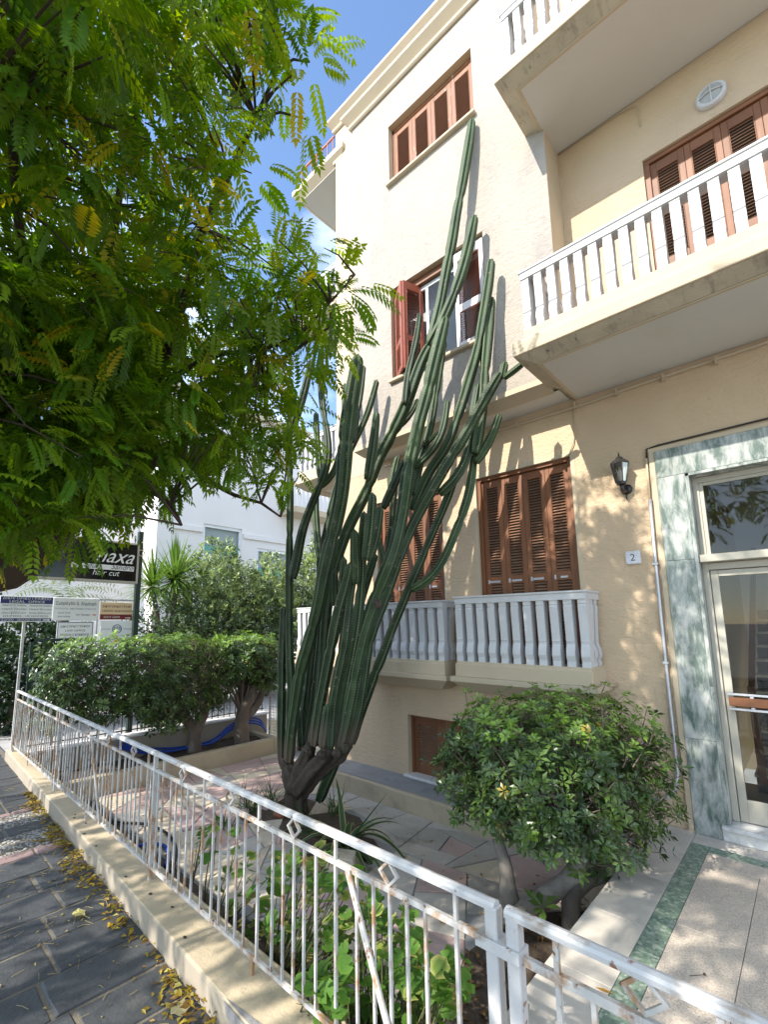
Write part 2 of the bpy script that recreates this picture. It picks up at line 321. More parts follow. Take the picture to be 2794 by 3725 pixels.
def chamfer_unit(name, c=0.03, top=1.0, jag=0.0, seed=0):
    rr = random.Random(seed); b = MB()
    def ring(i, z): 
        return [(x+rr.uniform(-jag, jag), y+rr.uniform(-jag, jag), z) for x, y in ((i, i), (0.5, i), (1-i, i), (1-i, 0.5), (1-i, 1-i), (0.5, 1-i), (i, 1-i), (i, 0.5))]
    vs = ring(0.0, 0)+ring(0.004, top-0.25)+ring(c, top); fs = [tuple(16+j for j in range(8))]
    for k in (0, 8):
        for j in range(8): fs.append((k+j, k+(j+1) % 8, k+8+(j+1) % 8, k+8+j))
    b.add(vs, fs); return b.mesh(name)
stone_meshes = [chamfer_unit('paving_stone_mesh', 0.022, 1.0, 0.008, s) for s in range(6)]
for me in stone_meshes: me.materials.append(MT['slate'])
tile_mesh = chamfer_unit('edging_brick_mesh', 0.03, 1.0, 0.004, 3); tile_mesh.materials.append(MT['pinktile'])
rows = []
x = -4.505
while x < 2.2: w = R.uniform(0.29, 0.35); rows.append((x, x+w)); x += w
x = -5.69
while x > -8.6: w = R.uniform(0.29, 0.35); rows.append((x-w, x)); x -= w
rows.append((-5.26, -5.06))
def add_child(name, me, parent, loc, sc, rz=0):
    o = bpy.data.objects.new(name, me); COL.objects.link(o); o.parent = parent; o.location = loc; o.scale = sc; o.rotation_euler.z = rz; return o
for (xa, xb) in rows:
    ye = wallY(xa)-0.004; y = ye
    lim = -1.2
    first = True
    while y > lim:
        ln = R.uniform(0.34, 0.62)*(R.uniform(0.4, 1) if first else 1); first = False
        g = R.uniform(0.008, 0.018); tz = R.uniform(-0.004, 0.002)
        add_child('paving_stone', R.choice(stone_meshes), pav, (xa+g/2, y-ln+g, -0.034), (xb-xa-g, ln-g, 0.034+tz), R.uniform(-0.006, 0.006))
        y -= ln
for xa, xb in ((-5.69, -5.60), (-4.655, -4.515)):
    y = wallY(xa)-0.005
    while y > -1.0:
        add_child('edging_brick', tile_mesh, pav, (xa, y-0.235, -0.034), (xb-xa-0.006, 0.228, 0.034+R.uniform(-0.002, 0.002))); y -= 0.24
pb = MB()
ico = [(0, 0, 1), (0.89, 0, 0.45), (0.28, 0.85, 0.45), (-0.72, 0.53, 0.45), (-0.72, -0.53, 0.45), (0.28, -0.85, 0.45)]
icf = [(0, 1, 2), (0, 2, 3), (0, 3, 4), (0, 4, 5), (0, 5, 1)]
for xa, xb in ((-5.60, -5.26), (-5.06, -4.655)):
    for i in range(1500):
        s = R.uniform(0.010, 0.021); px_ = R.uniform(xa+0.01, xb-0.01); py_ = R.uniform(-0.6, wallY(px_)-0.01); a = R.uniform(0, 6.3); ca, sa = math.cos(a), math.sin(a)
        v = R.uniform(0.12, 0.42); c = (v, v*0.96, v*R.uniform(0.82, 0.95), 1)
        pb.add([(px_+(x*ca-y*0.7*sa)*s, py_+(x*sa+y*0.7*ca)*s, -0.012+z*s*0.9) for x, y, z in ico], icf, 0, c)
def attrmat(name, attr, rough=0.6, bump=0.0):
    m = bpy.data.materials.new(name); m.use_nodes = True; N = m.node_tree.nodes; a = N.new('ShaderNodeAttribute'); a.attribute_name = attr
    m.node_tree.links.new(a.outputs['Color'], N['Principled BSDF'].inputs['Base Color']); N['Principled BSDF'].inputs['Roughness'].default_value = rough; return m
MT['pebbles'] = attrmat('river pebbles', 'tint', 0.55)
o = pb.obj('pebbles', MT['pebbles'], pav, smooth=True, colname='tint', fix=False); o['kind'] = 'stuff'

# garden floor and crazy paving (cells of a Voronoi layout, every flagstone its own piece)
gar = sheet('garden_floor', [[(-7.75, 1.3, G0-0.014), (-1.17, 1.3, G0-0.014), (-1.17, 5.05, G0-0.014), (-7.75, 5.6, G0-0.014)]], MT['cement'])
sheet('garden_soil', [[(-6.7, 1.35, G0-0.006), (-1.17, 1.35, G0-0.006), (-1.17, 2.12, G0-0.006), (-6.7, 2.12, G0-0.006)],
                      [(-1.95, 2.12, G0-0.006), (-1.17, 2.12, G0-0.006), (-1.17, 4.3, G0-0.006), (-1.75, 4.3, G0-0.006)],
                      [(-5.1, 3.12, G0-0.006), (-3.15, 3.0, G0-0.006), (-3.2, 3.62, G0-0.006), (-3.9, 4.05, G0-0.006), (-5.1, 4.0, G0-0.006)]], MT['soil'])
def clip(poly, p, n):
    out = []
    for i in range(len(poly)):
        a, b = poly[i], poly[(i+1) % len(poly)]; da = (a[0]-p[0])*n[0]+(a[1]-p[1])*n[1]; db = (b[0]-p[0])*n[0]+(b[1]-p[1])*n[1]
        if da <= 0: out.append(a)
        if da*db < 0: t = da/(da-db); out.append((a[0]+(b[0]-a[0])*t, a[1]+(b[1]-a[1])*t))
    return out
flagm = ['flag_grey', 'flag_pink', 'flag_cream']
def inpoly(p, poly):
    c = False; n = len(poly)
    for i in range(n):
        a, b = poly[i], poly[i-1]
        if (a[1] > p[1]) != (b[1] > p[1]) and p[0] < (b[0]-a[0])*(p[1]-a[1])/(b[1]-a[1])+a[0]: c = not c
    return c
def area(q): return abs(sum(q[i-1][0]*q[i][1]-q[i][0]*q[i-1][1] for i in range(len(q))))/2
bed = [(-5.05, 3.15), (-3.15, 3.02), (-3.2, 3.6), (-3.9, 4.0), (-5.05, 3.95)]
stack = [[(-6.75, 2.14), (-1.22, 2.14), (-1.22, 4.49), (-6.75, 5.0)]]; flags = []; RF = random.Random(4)
while stack:
    q = stack.pop(); a_ = area(q)
    if a_ < RF.uniform(0.16, 0.42): flags.append(q); continue
    cx_ = sum(v[0] for v in q)/len(q); cy_ = sum(v[1] for v in q)/len(q)
    le = max(range(len(q)), key=lambda i: math.hypot(q[i][0]-q[i-1][0], q[i][1]-q[i-1][1])); ed = (q[le][0]-q[le-1][0], q[le][1]-q[le-1][1])
    an = math.atan2(ed[1], ed[0])+RF.uniform(-0.5, 0.5); n_ = (math.cos(an), math.sin(an)); t_ = RF.uniform(0.35, 0.65); m_ = (q[le-1][0]+ed[0]*t_, q[le-1][1]+ed[1]*t_)
    for sg in (1, -1):
        nn_ = (n_[0]*sg, n_[1]*sg); h = clip(q, (m_[0]-nn_[0]*0.006, m_[1]-nn_[1]*0.006), nn_)
        if len(h) > 2 and area(h) > 0.004: stack.append(h)
for q in flags:
    if area(q) < 0.01: continue
    cx_ = sum(v[0] for v in q)/len(q); cy_ = sum(v[1] for v in q)/len(q)
    if inpoly((cx_, cy_), bed) or (cx_ > -1.95 and cy_ < 4.2): continue
    b = MB(); z1 = G0+R.uniform(-0.003, 0.005); n = len(q)
    ins = [(v[0]+(cx_-v[0])*0.02, v[1]+(cy_-v[1])*0.02) for v in q]
    vs = [(v[0], v[1], G0-0.03) for v in q]+[(v[0], v[1], z1-0.005) for v in q]+[(v[0], v[1], z1) for v in ins]
    fs = [tuple(2*n+i for i in range(n))]+[(k*n+i, k*n+(i+1) % n, (k+1)*n+(i+1) % n, (k+1)*n+i) for k in (0, 1) for i in range(n)]
    b.add(vs, fs); b.obj('flagstone', MT[RF.choice(flagm)], gar)

# entrance walkway: a raised mass with slabs and terrazzo bands on it
wk = MB(); wk.box(-1.175, 4.4, 1.36, 4.99, G0-0.05, -0.02); wko = wk.obj('walkway', MT['cement']); wko['kind'] = 'structure'
def slab(name, x0, x1, y0, y1, m, t=0.0):
    b = MB(); b.box(x0+0.0015, x1-0.0015, y0+0.0015, y1-0.0015, -0.02, t); return b.obj(name, m, wko, bevel=0.002)
ys = [1.36, 2.02, 2.66, 3.29, 3.93, 4.47, 4.985]
for a, b_ in zip(ys[:-1], ys[1:]): slab('marble_slab', -1.19, -0.885, a, b_, MT['paleslab'])
gy = [1.36, 2.1, 3.05, 3.75, 4.75]
for a, b_ in zip(gy[:-1], gy[1:]): slab('terrazzo_band', -0.885, -0.765, a, b_, MT['terrazzo_green'])
for a, b_ in ((-0.765, 0.4), (0.4, 1.6), (1.6, 4.4)): slab('terrazzo_band', a, b_, 4.62, 4.75, MT['terrazzo_green'])
for a, b_ in ((-0.885, -0.05), (-0.05, 0.8), (0.8, 4.4)): slab('marble_slab', a, b_, 4.75, 4.985, MT['paleslab'])
for ya, yb in ((1.36, 2.4), (2.4, 3.45), (3.45, 4.42), (4.42, 4.62)):
    for a, b_ in ((-0.765, -0.45 if yb < 4.5 else -0.28), (-0.45 if yb < 4.5 else -0.28, 0.5), (0.5, 4.4)): slab('aggregate_panel', a, b_, ya, yb, MT['terrazzo_beige'])

# ================================================================== LOW WALL, LEDGE, PLANTER
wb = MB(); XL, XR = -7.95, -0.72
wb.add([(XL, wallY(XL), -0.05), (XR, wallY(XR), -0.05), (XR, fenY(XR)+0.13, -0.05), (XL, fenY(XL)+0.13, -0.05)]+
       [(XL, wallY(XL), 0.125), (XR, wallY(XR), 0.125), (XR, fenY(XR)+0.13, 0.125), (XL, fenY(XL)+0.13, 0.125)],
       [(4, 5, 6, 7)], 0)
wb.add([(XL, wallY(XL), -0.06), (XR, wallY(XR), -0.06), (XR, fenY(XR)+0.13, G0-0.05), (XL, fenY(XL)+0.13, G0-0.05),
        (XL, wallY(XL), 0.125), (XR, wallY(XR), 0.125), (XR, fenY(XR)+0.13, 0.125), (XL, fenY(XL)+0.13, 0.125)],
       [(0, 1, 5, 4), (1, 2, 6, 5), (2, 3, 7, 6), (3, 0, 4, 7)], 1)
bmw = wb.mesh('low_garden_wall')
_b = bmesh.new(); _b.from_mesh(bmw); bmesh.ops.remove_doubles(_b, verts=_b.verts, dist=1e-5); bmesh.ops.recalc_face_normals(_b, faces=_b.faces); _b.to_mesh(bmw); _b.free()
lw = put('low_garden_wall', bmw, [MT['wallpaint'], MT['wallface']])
md = lw.modifiers.new('bevel', 'BEVEL'); md.width = 0.012; md.segments = 2; md.limit_method = 'ANGLE'
lab(lw, 'low cream wall between pavement and garden, carrying the white fence', 'wall')
pt = MB(); xs_ = [-2.02, -1.93, -1.80, -1.70, -1.62, -1.50, -1.56, -1.72, -1.85, -1.95]
pt.add([(-2.0, wallY(-2.0)-0.003, 0.075), (-1.88, wallY(-1.9)-0.003, 0.03), (-1.7, wallY(-1.7)-0.003, 0.045), (-1.55, wallY(-1.55)-0.003, 0.07), (-1.5, wallY(-1.5)-0.003, 0.121),
        (-1.62, wallY(-1.62)-0.003, 0.121), (-1.8, wallY(-1.8)-0.003, 0.121), (-2.03, wallY(-2.03)-0.003, 0.121)], [(0, 1, 2, 3, 4, 5, 6, 7)])
pt.add([(-2.03, wallY(-2.03)+0.006, 0.1285), (-1.8, wallY(-1.8)+0.006, 0.1285), (-1.62, wallY(-1.62)+0.006, 0.1285), (-1.5, wallY(-1.5)+0.006, 0.1285), (-1.55, wallY(-1.5)+0.035, 0.1285), (-1.72, wallY(-1.7)+0.055, 0.1285), (-1.9, wallY(-1.9)+0.03, 0.1285)], [(0, 1, 2, 3, 4, 5, 6)])
pt.obj('broken_plaster_patch', MT['concrete'], lw)
# small dark droppings/seeds on the wall
for i in range(9):
    xx = R.uniform(-5.5, -1.8); b = MB(); rr_ = R.uniform(0.006, 0.012)
    yy = R.uniform(wallY(xx)+0.02, fenY(xx)-0.02)
    b.add([(xx+math.cos(a)*rr_*1.5, yy+math.sin(a)*rr_, 0.128) for a in [k*math.pi/3 for k in range(6)]]+[(xx, yy, 0.133)], [(k, (k+1) % 6, 6) for k in range(6)])
    b.obj('seed_pod', MT['bark_dark'], lw)

lg = MB(); lg.box(-5.3, -1.19, 4.5, 5.02, G0-0.05, -0.195, 0)
lgo = lg.obj('ledge_wall', [MT['wallpaint']], bevel=0.01); lab(lgo, 'low cream ledge along the foot of the apartment building', 'wall')
b = MB(); b.box(-5.28, -1.2, 4.55, 5.0, -0.194, -0.186); b.obj('cement_top', MT['cement'], lgo)
# mossy kerb of the fence bed
kb = MB(); kb.box(-3.3, -1.45, 2.10, 2.2, G0-0.04, G0+0.06); lab(kb.obj('bed_kerb', MT['concrete'], bevel=0.01), 'mossy concrete kerb edging the geranium bed', 'kerb')
st = MB(); st.add([(-3.32, 2.98, G0), (-3.05, 3.10, G0), (-3.18, 3.30, G0), (-3.42, 3.16, G0), (-3.31, 3.0, G0+0.13), (-3.08, 3.11, G0+0.12), (-3.2, 3.28, G0+0.11), (-3.40, 3.16, G0+0.12)],
                  [(4, 5, 6, 7), (0, 1, 5, 4), (1, 2, 6, 5), (2, 3, 7, 6), (3, 0, 4, 7)])
lab(st.obj('border_stone', MT['flag_cream'], bevel=0.01), 'cream block of stone beside the striped agave', 'stone')
for i, (x_, y_) in enumerate(((-4.05, 3.03), (-4.45, 3.1), (-4.9, 3.18), (-5.05, 3.45), (-3.7, 3.0))):
    b = MB(); n = 7; rr_ = [R.uniform(0.05, 0.09) for k in range(n)]
    vs = [(x_+math.cos(2*math.pi*k/n)*rr_[k]*1.2, y_+math.sin(2*math.pi*k/n)*rr_[k]*0.8, G0-0.02) for k in range(n)]+[(x_+math.cos(2*math.pi*k/n)*rr_[k]*0.9, y_+math.sin(2*math.pi*k/n)*rr_[k]*0.6, G0+R.uniform(0.05, 0.08)) for k in range(n)]
    b.add(vs, [tuple(n+k for k in range(n))]+[(k, (k+1) % n, n+(k+1) % n, n+k) for k in range(n)])
    lab(b.obj('border_rock', MT['flag_cream' if i % 2 else 'flag_pink'], bevel=0.012), ['small pale rock nearest the agave at the cactus bed', 'small rock edging the cactus bed below the trunk', 'pale rock at the left end of the cactus bed', 'rock behind the left grass tuft of the cactus bed', 'pinkish rock under the agave leaves'][i], 'rock')

# planter along the far end of the garden
pl = MB(); pl.box(-6.92, -6.80, 1.62, 4.98, G0-0.04, -0.165); pl.box(-7.62, -6.80, 4.982, 5.10, G0-0.04, -0.165)
plo = pl.obj('planter', MT['wallpaint'], bevel=0.01); lab(plo, 'long cream masonry planter holding the two clipped shrubs', 'planter')
sp = MB(); nx, ny = 6, 26
gv = [(-7.62+0.7*i/nx, 1.6+3.38*j/ny, -0.23+R.uniform(-0.02, 0.03)) for j in range(ny+1) for i in range(nx+1)]
sp.add(gv, [(j*(nx+1)+i, j*(nx+1)+i+1, (j+1)*(nx+1)+i+1, (j+1)*(nx+1)+i) for j in range(ny) for i in range(nx)])
sp.obj('planter_soil', MT['soil'], plo)
bw = MB(); bw.box(-7.76, -7.62, 1.56, 5.4, G0-0.05, 0.08); bwo = bw.obj('boundary_wall', MT['wallface'])
lab(bwo, 'low boundary wall with white coping behind the planter', 'wall')
b = MB(); b.box(-7.79, -7.585, 1.56, 5.42, 0.081, 0.115); b.obj('coping', MT['offwhite'], bwo, bevel=0.006)

# ================================================================== FENCE AND GATE
def FP(x, z): return Vector((x, fenY(x), z))
fen = empty('garden_fence', (-4.2, fenY(-4.2), 0.125), 'white rusty metal fence with diamond ornaments on the low wall', 'fence')
ZR, ZM, ZL = 0.902, 0.795, 0.200
def railmesh(b, xa, xb, z, w, h, rnd=False):
    a, c = FP(xa, z), FP(xb, z)
    if not rnd: b.bar(a, c, w, h); return
    d = (c-a).normalized(); nrm = Vector((-d.y, d.x, 0)); prof = [(-w/2, -h/2), (-w/2, 0), (-w*0.38, h*0.35), (0, h/2), (w*0.38, h*0.35), (w/2, 0), (w/2, -h/2)]
    n = len(prof); vs = [p+nrm*o+Vector((0, 0, q)) for p in (a, c) for o, q in prof]
    b.add(vs, [(i, (i+1) % n, n+(i+1) % n, n+i) for i in range(n)]+[tuple(range(n)), tuple(range(2*n-1, n-1, -1))])
FX0, FX1 = -7.73, -0.775
b = MB(); railmesh(b, FX0, FX1, ZR, 0.037, 0.025, True); b.obj('handrail', MT['rail'], fen)
b = MB(); railmesh(b, FX0, FX1, ZM, 0.016, 0.02); b.obj('middle_rail', MT['fence'], fen)
b = MB(); railmesh(b, FX0, FX1, ZL, 0.016, 0.018); b.obj('bottom_rail', MT['fence'], fen)
def boxmesh(name, w, d, h):
    q = MB(); q.box(-w/2, w/2, -d/2, d/2, 0, h); me = q.mesh(name); return me
bar_lo = boxmesh('fence_bar_mesh', 0.0105, 0.0105, ZM-ZL); bar_hi = boxmesh('fence_full_bar_mesh', 0.012, 0.012, ZR-0.012-ZL); post_m = boxmesh('fence_post_mesh', 0.024, 0.024, ZR-0.012-0.12); foot_m = boxmesh('fence_foot_mesh', 0.014, 0.014, ZL-0.12)
for me in (bar_lo, bar_hi, post_m, foot_m): me.materials.append(MT['fence'])
dia = MB(); s_ = 0.047; t_ = 0.012
pts_ = [(-s_, 0), (0, s_*1.02), (s_, 0), (0, -s_*1.02)]; inn = [(x*0.72, z*0.72) for x, z in pts_]
for y0 in (0,):
    vs = [(x, -t_/2, z) for x, z in pts_]+[(x, -t_/2, z) for x, z in inn]+[(x, t_/2, z) for x, z in pts_]+[(x, t_/2, z) for x, z in inn]
    fs = []
    for i in range(4):
        j = (i+1) % 4; fs += [(i, j, 4+j, 4+i), (8+i, 12+i, 12+j, 8+j), (i, 8+i, 8+j, j), (4+i, 4+j, 12+j, 12+i)]
    dia.add(vs, fs)
dia_m = dia.mesh('fence_diamond_mesh'); dia_m.materials.append(MT['fence'])
def fchild(name, me, x, z, rz=0):
    o = bpy.data.objects.new(name, me); COL.objects.link(o); o.parent = fen; o.location = FP(x, z)-fen.location; o.rotation_euler.z = rz+R.uniform(-0.02, 0.02); return o
for xx in (-7.73, -5.62, -3.25): fchild('post', post_m, xx, 0.12)
sect = [[-7.40, -6.84, -6.29, -5.74], [-5.51, -4.97, -4.43, -3.91, -3.37], [-3.12, -2.58, -2.03, -1.485, -0.92]]
for sc_ in sect:
    for i, xf in enumerate(sc_):
        fchild('bar', bar_hi, xf, ZL)
        if i+1 < len(sc_):
            g = sc_[i+1]-xf
            for k in range(5): fchild('bar', bar_lo, xf+g*(0.215+0.1425*k)+R.uniform(-0.004, 0.004), ZL)
            fchild('diamond', dia_m, xf+g/2, (ZR+ZM)/2-0.002)
for xx in (-7.64, -7.56, -7.48, -5.66, -3.31, -3.19): fchild('bar', bar_lo, xx, ZL)
for xx in (-6.86, -4.6, -2.06, -5.70): fchild('foot', foot_m, xx, 0.12)
for xa, xb in ((-1.40, -1.13), (-4.55, -4.22)):
    b = MB(); b.bar(FP(xa, ZM)-Vector((0, 0.016, 0)), FP(xb, ZL)-Vector((0, 0.016, 0)), 0.026, 0.008, upv=(0, 1, 0)); b.obj('brace', MT['fence'], fen)
b = MB(); gp = FP(-0.787, 0.05); b.box(gp.x-0.02, gp.x+0.02, gp.y-0.02, gp.y+0.02, -0.03, 0.90); b.obj('gate_post', MT['rail'], fen, bevel=0.003)
b = MB(); b.bar(FP(-0.835, 0.8), FP(-0.695, 0.8), 0.064, 0.034); b.obj('latch_plate', MT['rail'], fen, bevel=0.002)

gat = empty('entrance_gate', (-0.2, fenY(-0.2), 0.0), 'white metal entrance gate with rust spots at the walkway', 'gate')
b = MB(); railmesh(b, -0.742, 0.75, 0.902, 0.039, 0.025, True); b.obj('handrail', MT['rail'], gat)
b = MB(); g2 = FP(-0.72, 0); b.box(g2.x-0.02, g2.x+0.02, g2.y-0.019, g2.y+0.019, 0.04, 0.903); b.obj('stile', MT['rail'], gat, bevel=0.003)
b = MB(); railmesh(b, -0.70, 0.75, 0.79, 0.016, 0.024); b.obj('middle_rail', MT['fence'], gat)
b = MB(); railmesh(b, -0.70, 0.75, 0.10, 0.016, 0.024); b.obj('bottom_rail', MT['fence'], gat)
def gchild(name, me, x, z):
    o = bpy.data.objects.new(name, me); COL.objects.link(o); o.parent = gat; o.location = FP(x, z)-gat.location; return o
gb_lo = boxmesh('gate_bar_mesh', 0.0125, 0.0125, 0.69); gb_hi = boxmesh('gate_full_bar_mesh', 0.014, 0.014, 0.805)
for me in (gb_lo, gb_hi): me.materials.append(MT['fence'])
for xx in (-0.60, -0.24, 0.12, 0.48): gchild('bar', gb_hi, xx, 0.10)
for xx in (-0.51, -0.42, -0.33, -0.15, -0.06, 0.03, 0.21, 0.3, 0.39, 0.57, 0.66): gchild('bar', gb_lo, xx, 0.10)
for xx in (-0.39, 0.0, 0.3): 
    o = gchild('diamond', dia_m, xx, 0.852); o.scale = (1.15, 1, 1)

# ================================================================== APARTMENT BUILDING
bld = empty('apartment_building', (-2.0, 5.0, G0), 'cream apartment building with brown shutters, white balustrades and green marble entrance', 'building')
def wall_holes(b, x0, x1, z0, z1, y, holes, m=0, mr=1, axis='y'):
    xs = sorted(set([x0, x1]+[h[0] for h in holes]+[h[1] for h in holes])); zs = sorted(set([z0, z1]+[h[2] for h in holes]+[h[3] for h in holes]))
    def inh(cx, cz): return any(h[0] < cx < h[1] and h[2] < cz < h[3] for h in holes)
    for i in range(len(xs)-1):
        for j in range(len(zs)-1):
            if not inh((xs[i]+xs[i+1])/2, (zs[j]+zs[j+1])/2):
                b.add([(xs[i], y, zs[j]), (xs[i+1], y, zs[j]), (xs[i+1], y, zs[j+1]), (xs[i], y, zs[j+1])], [(0, 1, 2, 3)], m)
    for h in holes:
        a, c, e, f, d = h
        b.add([(a, y, e), (a, y+d, e), (a, y+d, f), (a, y, f)], [(3, 2, 1, 0)], mr)
        b.add([(c, y, e), (c, y+d, e), (c, y+d, f), (c, y, f)], [(0, 1, 2, 3)], mr)
        b.add([(a, y, f), (c, y, f), (c, y+d, f), (a, y+d, f)], [(3, 2, 1, 0)], mr)
        b.add([(a, y, e), (c, y, e), (c, y+d, e), (a, y+d, e)], [(0, 1, 2, 3)], mr)
RV = 0.12
GW = [(-2.776, -1.652), (-4.40, -3.276)]
holes = [(GW[0][0], GW[0][1], 1.20, 3.50, RV), (GW[1][0], GW[1][1], 1.20, 3.50, RV), (-3.925, -2.62, -0.172, 0.578, 0.17),
         (-0.68, 1.30, -0.02, 3.09, 0.5), (-0.72, 0.80, 4.25, 6.395, 0.12)]
b = MB(); wall_holes(b, -5.25, 4.4, G0-0.05, 7.2, 5.0, holes)
b.obj('wall', [MT['stucco'], MT['cream']], bld, fix=False)
b = MB(); wall_holes(b, -4.5, 4.4, 7.2, 10.7, 5.0, []); b.obj('wall', MT['stucco'], bld, fix=False)
b = MB(); b.add([(-5.252, 4.996, 4.0), (-4.44, 4.996, 4.0), (-4.44, 4.996, 10.7), (-5.252, 4.996, 10.7)], [(0, 1, 2, 3)], 0)
b.add([(-5.25, 9.4, G0-0.05), (-5.25, 5.0, G0-0.05), (-5.25, 5.0, 10.7), (-5.25, 9.4, 10.7)], [(0, 1, 2, 3)], 0)
b.add([(-5.25, 9.4, G0-.05), (4.4, 9.4, G0-.05), (4.4, 9.4, 10.7), (-5.25, 9.4, 10.7)], [(3, 2, 1, 0)], 0)
b.add([(4.4, 5.0, G0-.05), (4.4, 9.4, G0-.05), (4.4, 9.4, 10.7), (4.4, 5.0, 10.7)], [(3, 2, 1, 0)], 0)
b.add([(-5.25, 5.0, 10.72), (4.4, 5.0, 10.72), (4.4, 9.4, 10.72), (-5.25, 9.4, 10.72)], [(0, 1, 2, 3)], 0)
b.obj('side_wall', MT['cream'], bld, fix=False)
# projecting bay
W2 = (-3.73, -2.305, 5.02, 6.375); W3 = (-3.705, -2.325, 8.055, 9.05)
b = MB(); wall_holes(b, -4.45, -1.52, 4.20, 9.66, 4.6, [(*W2, 0.13), (*W3, 0.16)])
b.add([(-4.45, 5.0, 4.2), (-4.45, 4.6, 4.2), (-4.45, 4.6, 9.66), (-4.45, 5.0, 9.66)], [(0, 1, 2, 3)], 0)
b.add([(-1.52, 4.6, 4.2), (-1.52, 5.0, 4.2), (-1.52, 5.0, 9.66), (-1.52, 4.6, 9.66)], [(0, 1, 2, 3)], 1)
b.obj('bay', [MT['stucco_bay'], MT['cream']], bld, fix=False)
b = MB(); b.extr([(0.0, 4.255), (0.012, 4.255), (0.012, 4.195), (-0.09, 4.11), (-0.12, 4.11), (-0.12, 4.2)], [(-4.45, 5.0), (-4.45, 4.6), (-1.655, 4.6)], 0)
b.obj('bay_moulding', MT['trim'], bld)
b = MB(); b.add([(-4.36, 4.69, 4.112), (-1.6, 4.69, 4.112), (-1.6, 5.0, 4.112), (-4.36, 5.0, 4.112)], [(3, 2, 1, 0)]); b.obj('bay_soffit', MT['soffit'], bld, fix=False)
# cornices
def cornice(path, z, name='cornice'):
    b = MB(); prof = [(0.0, z), (0.03, z-0.005), (0.05, z+0.015), (0.055, z+0.04), (0.045, z+0.065), (0.03, z+0.075), (0.135, z+0.185), (0.14, z+0.225), (-0.1, z+0.235), (-0.1, z)]
    b.extr(prof, path, 0); b.obj(name, MT['trim'], bld)
cornice([(-4.45, 5.0), (-4.45, 4.6), (-1.52, 4.6), (-1.52, 5.0)], 9.64)
cornice([(-5.25, 9.4), (-5.25, 5.0), (4.4, 5.0)], 10.62)
b = MB(); b.add([(-4.45, 4.6, 9.9), (-1.52, 4.6, 9.9), (-1.52, 5.0, 9.9), (-4.45, 5.0, 9.9)], [(0, 1, 2, 3)]); b.obj('bay_roof', MT['cement'], bld, fix=False)

# ---- louvred shutters
slat_cache = {}
NSL = [0]
def shutter(x0, z0, w, h, y, sections, frame_m, slat_m, rz=0.0, st=0.048, th=0.032, parts=False, pitch=0.0325, tilt=0.62, slat_depth=0.034):
    """one leaf, local origin at its lower hinge corner; sections: list of (za, zb) louvre fields (local)"""
    b = MB(); b.box(0, st, -th/2, th/2, 0, h); b.box(w-st, w, -th/2, th/2, 0, h)
    edges = [0]+[e for s in sections for e in s]+[h]
    for k in range(0, len(edges), 2): b.box(st, w-st, -th/2+0.002, th/2-0.002, edges[k], edges[k+1])
    # a thin moulding round each louvre field
    for za, zb in sections:
        for (xa, xb, zc, zd) in ((st, st+0.008, za, zb), (w-st-0.008, w-st, za, zb)): b.box(xa, xb, -th/2-0.003, th/2-0.004, zc, zd)
    o = b.obj('shutter', frame_m, None, bevel=0.0025); o.parent = bld; o.location = Vector((x0, y, z0))-bld.location; o.rotation_euler.z = rz
    sw = w-2*st-0.016
    key = (round(sw, 3), slat_m.name, slat_depth)
    if key not in slat_cache:
        q = MB(); c, s = math.cos(tilt), math.sin(tilt); t = 0.005; d = slat_depth/2
        vs = []
        for xx in (0, sw):
            for u_, v_ in ((-d, -t/2), (d, -t/2), (d, t/2), (-d, t/2)): vs.append((xx, u_*c-v_*s, u_*s+v_*c))
        q.add(vs, [(0, 1, 2, 3), (7, 6, 5, 4), (0, 4, 5, 1), (1, 5, 6, 2), (2, 6, 7, 3), (3, 7, 4, 0)]); me = q.mesh('slat_mesh'); me.materials.append(slat_m)
        bmx = bmesh.new(); bmx.from_mesh(me); bmesh.ops.recalc_face_normals(bmx, faces=bmx.faces); bmx.to_mesh(me); bmx.free()
        slat_cache[key] = (me, list(q.v), list(q.f))
    me, vs, fs = slat_cache[key]; joined = MB()
    for za, zb in sections:
        n = max(1, int(round((zb-za)/pitch))); 
        for k in range(n):
            z = za+(k+0.5)*(zb-za)/n
            if parts and NSL[0] < 300:
                s_o = bpy.data.objects.new('slat', me); COL.objects.link(s_o); s_o.parent = o; s_o.location = (st+0.008, 0.0, z); NSL[0] += 1
            else: joined.add([(vx+st+0.008, vy, vz+z) for vx, vy, vz in vs], fs)
    if joined.v:
        jo = joined.obj('slats', slat_m, None); jo.parent = o; jo['kind'] = 'stuff'
    # dark backing sheet: the shut window behind the louvres, its dimness put into the colour
    return o
def backing(x0, x1, z0, z1, y, m='dark', name='window_pane'):
    b = MB(); b.add([(x0, y, z0), (x1, y, z0), (x1, y, z1), (x0, y, z1)], [(0, 1, 2, 3)]); return b.obj(name, MT[m], bld, fix=False)
MT['slat'] = mat('louvre slat paint', (0.235, 0.125, 0.075), 0.5, None, 0.08, 9.0, [((0.40, 0.30, 0.22), 0.55, 0.85, 12, I3)], objvar=0.14)
MT['slat_red'] = mat('red louvre slat paint', (0.33, 0.10, 0.055), 0.45, None, 0.06, 9.0, objvar=0.08)
MT['slat_orange'] = mat('bleached louvre slat', (0.20, 0.085, 0.04), 0.6, None, 0.12, 9.0)
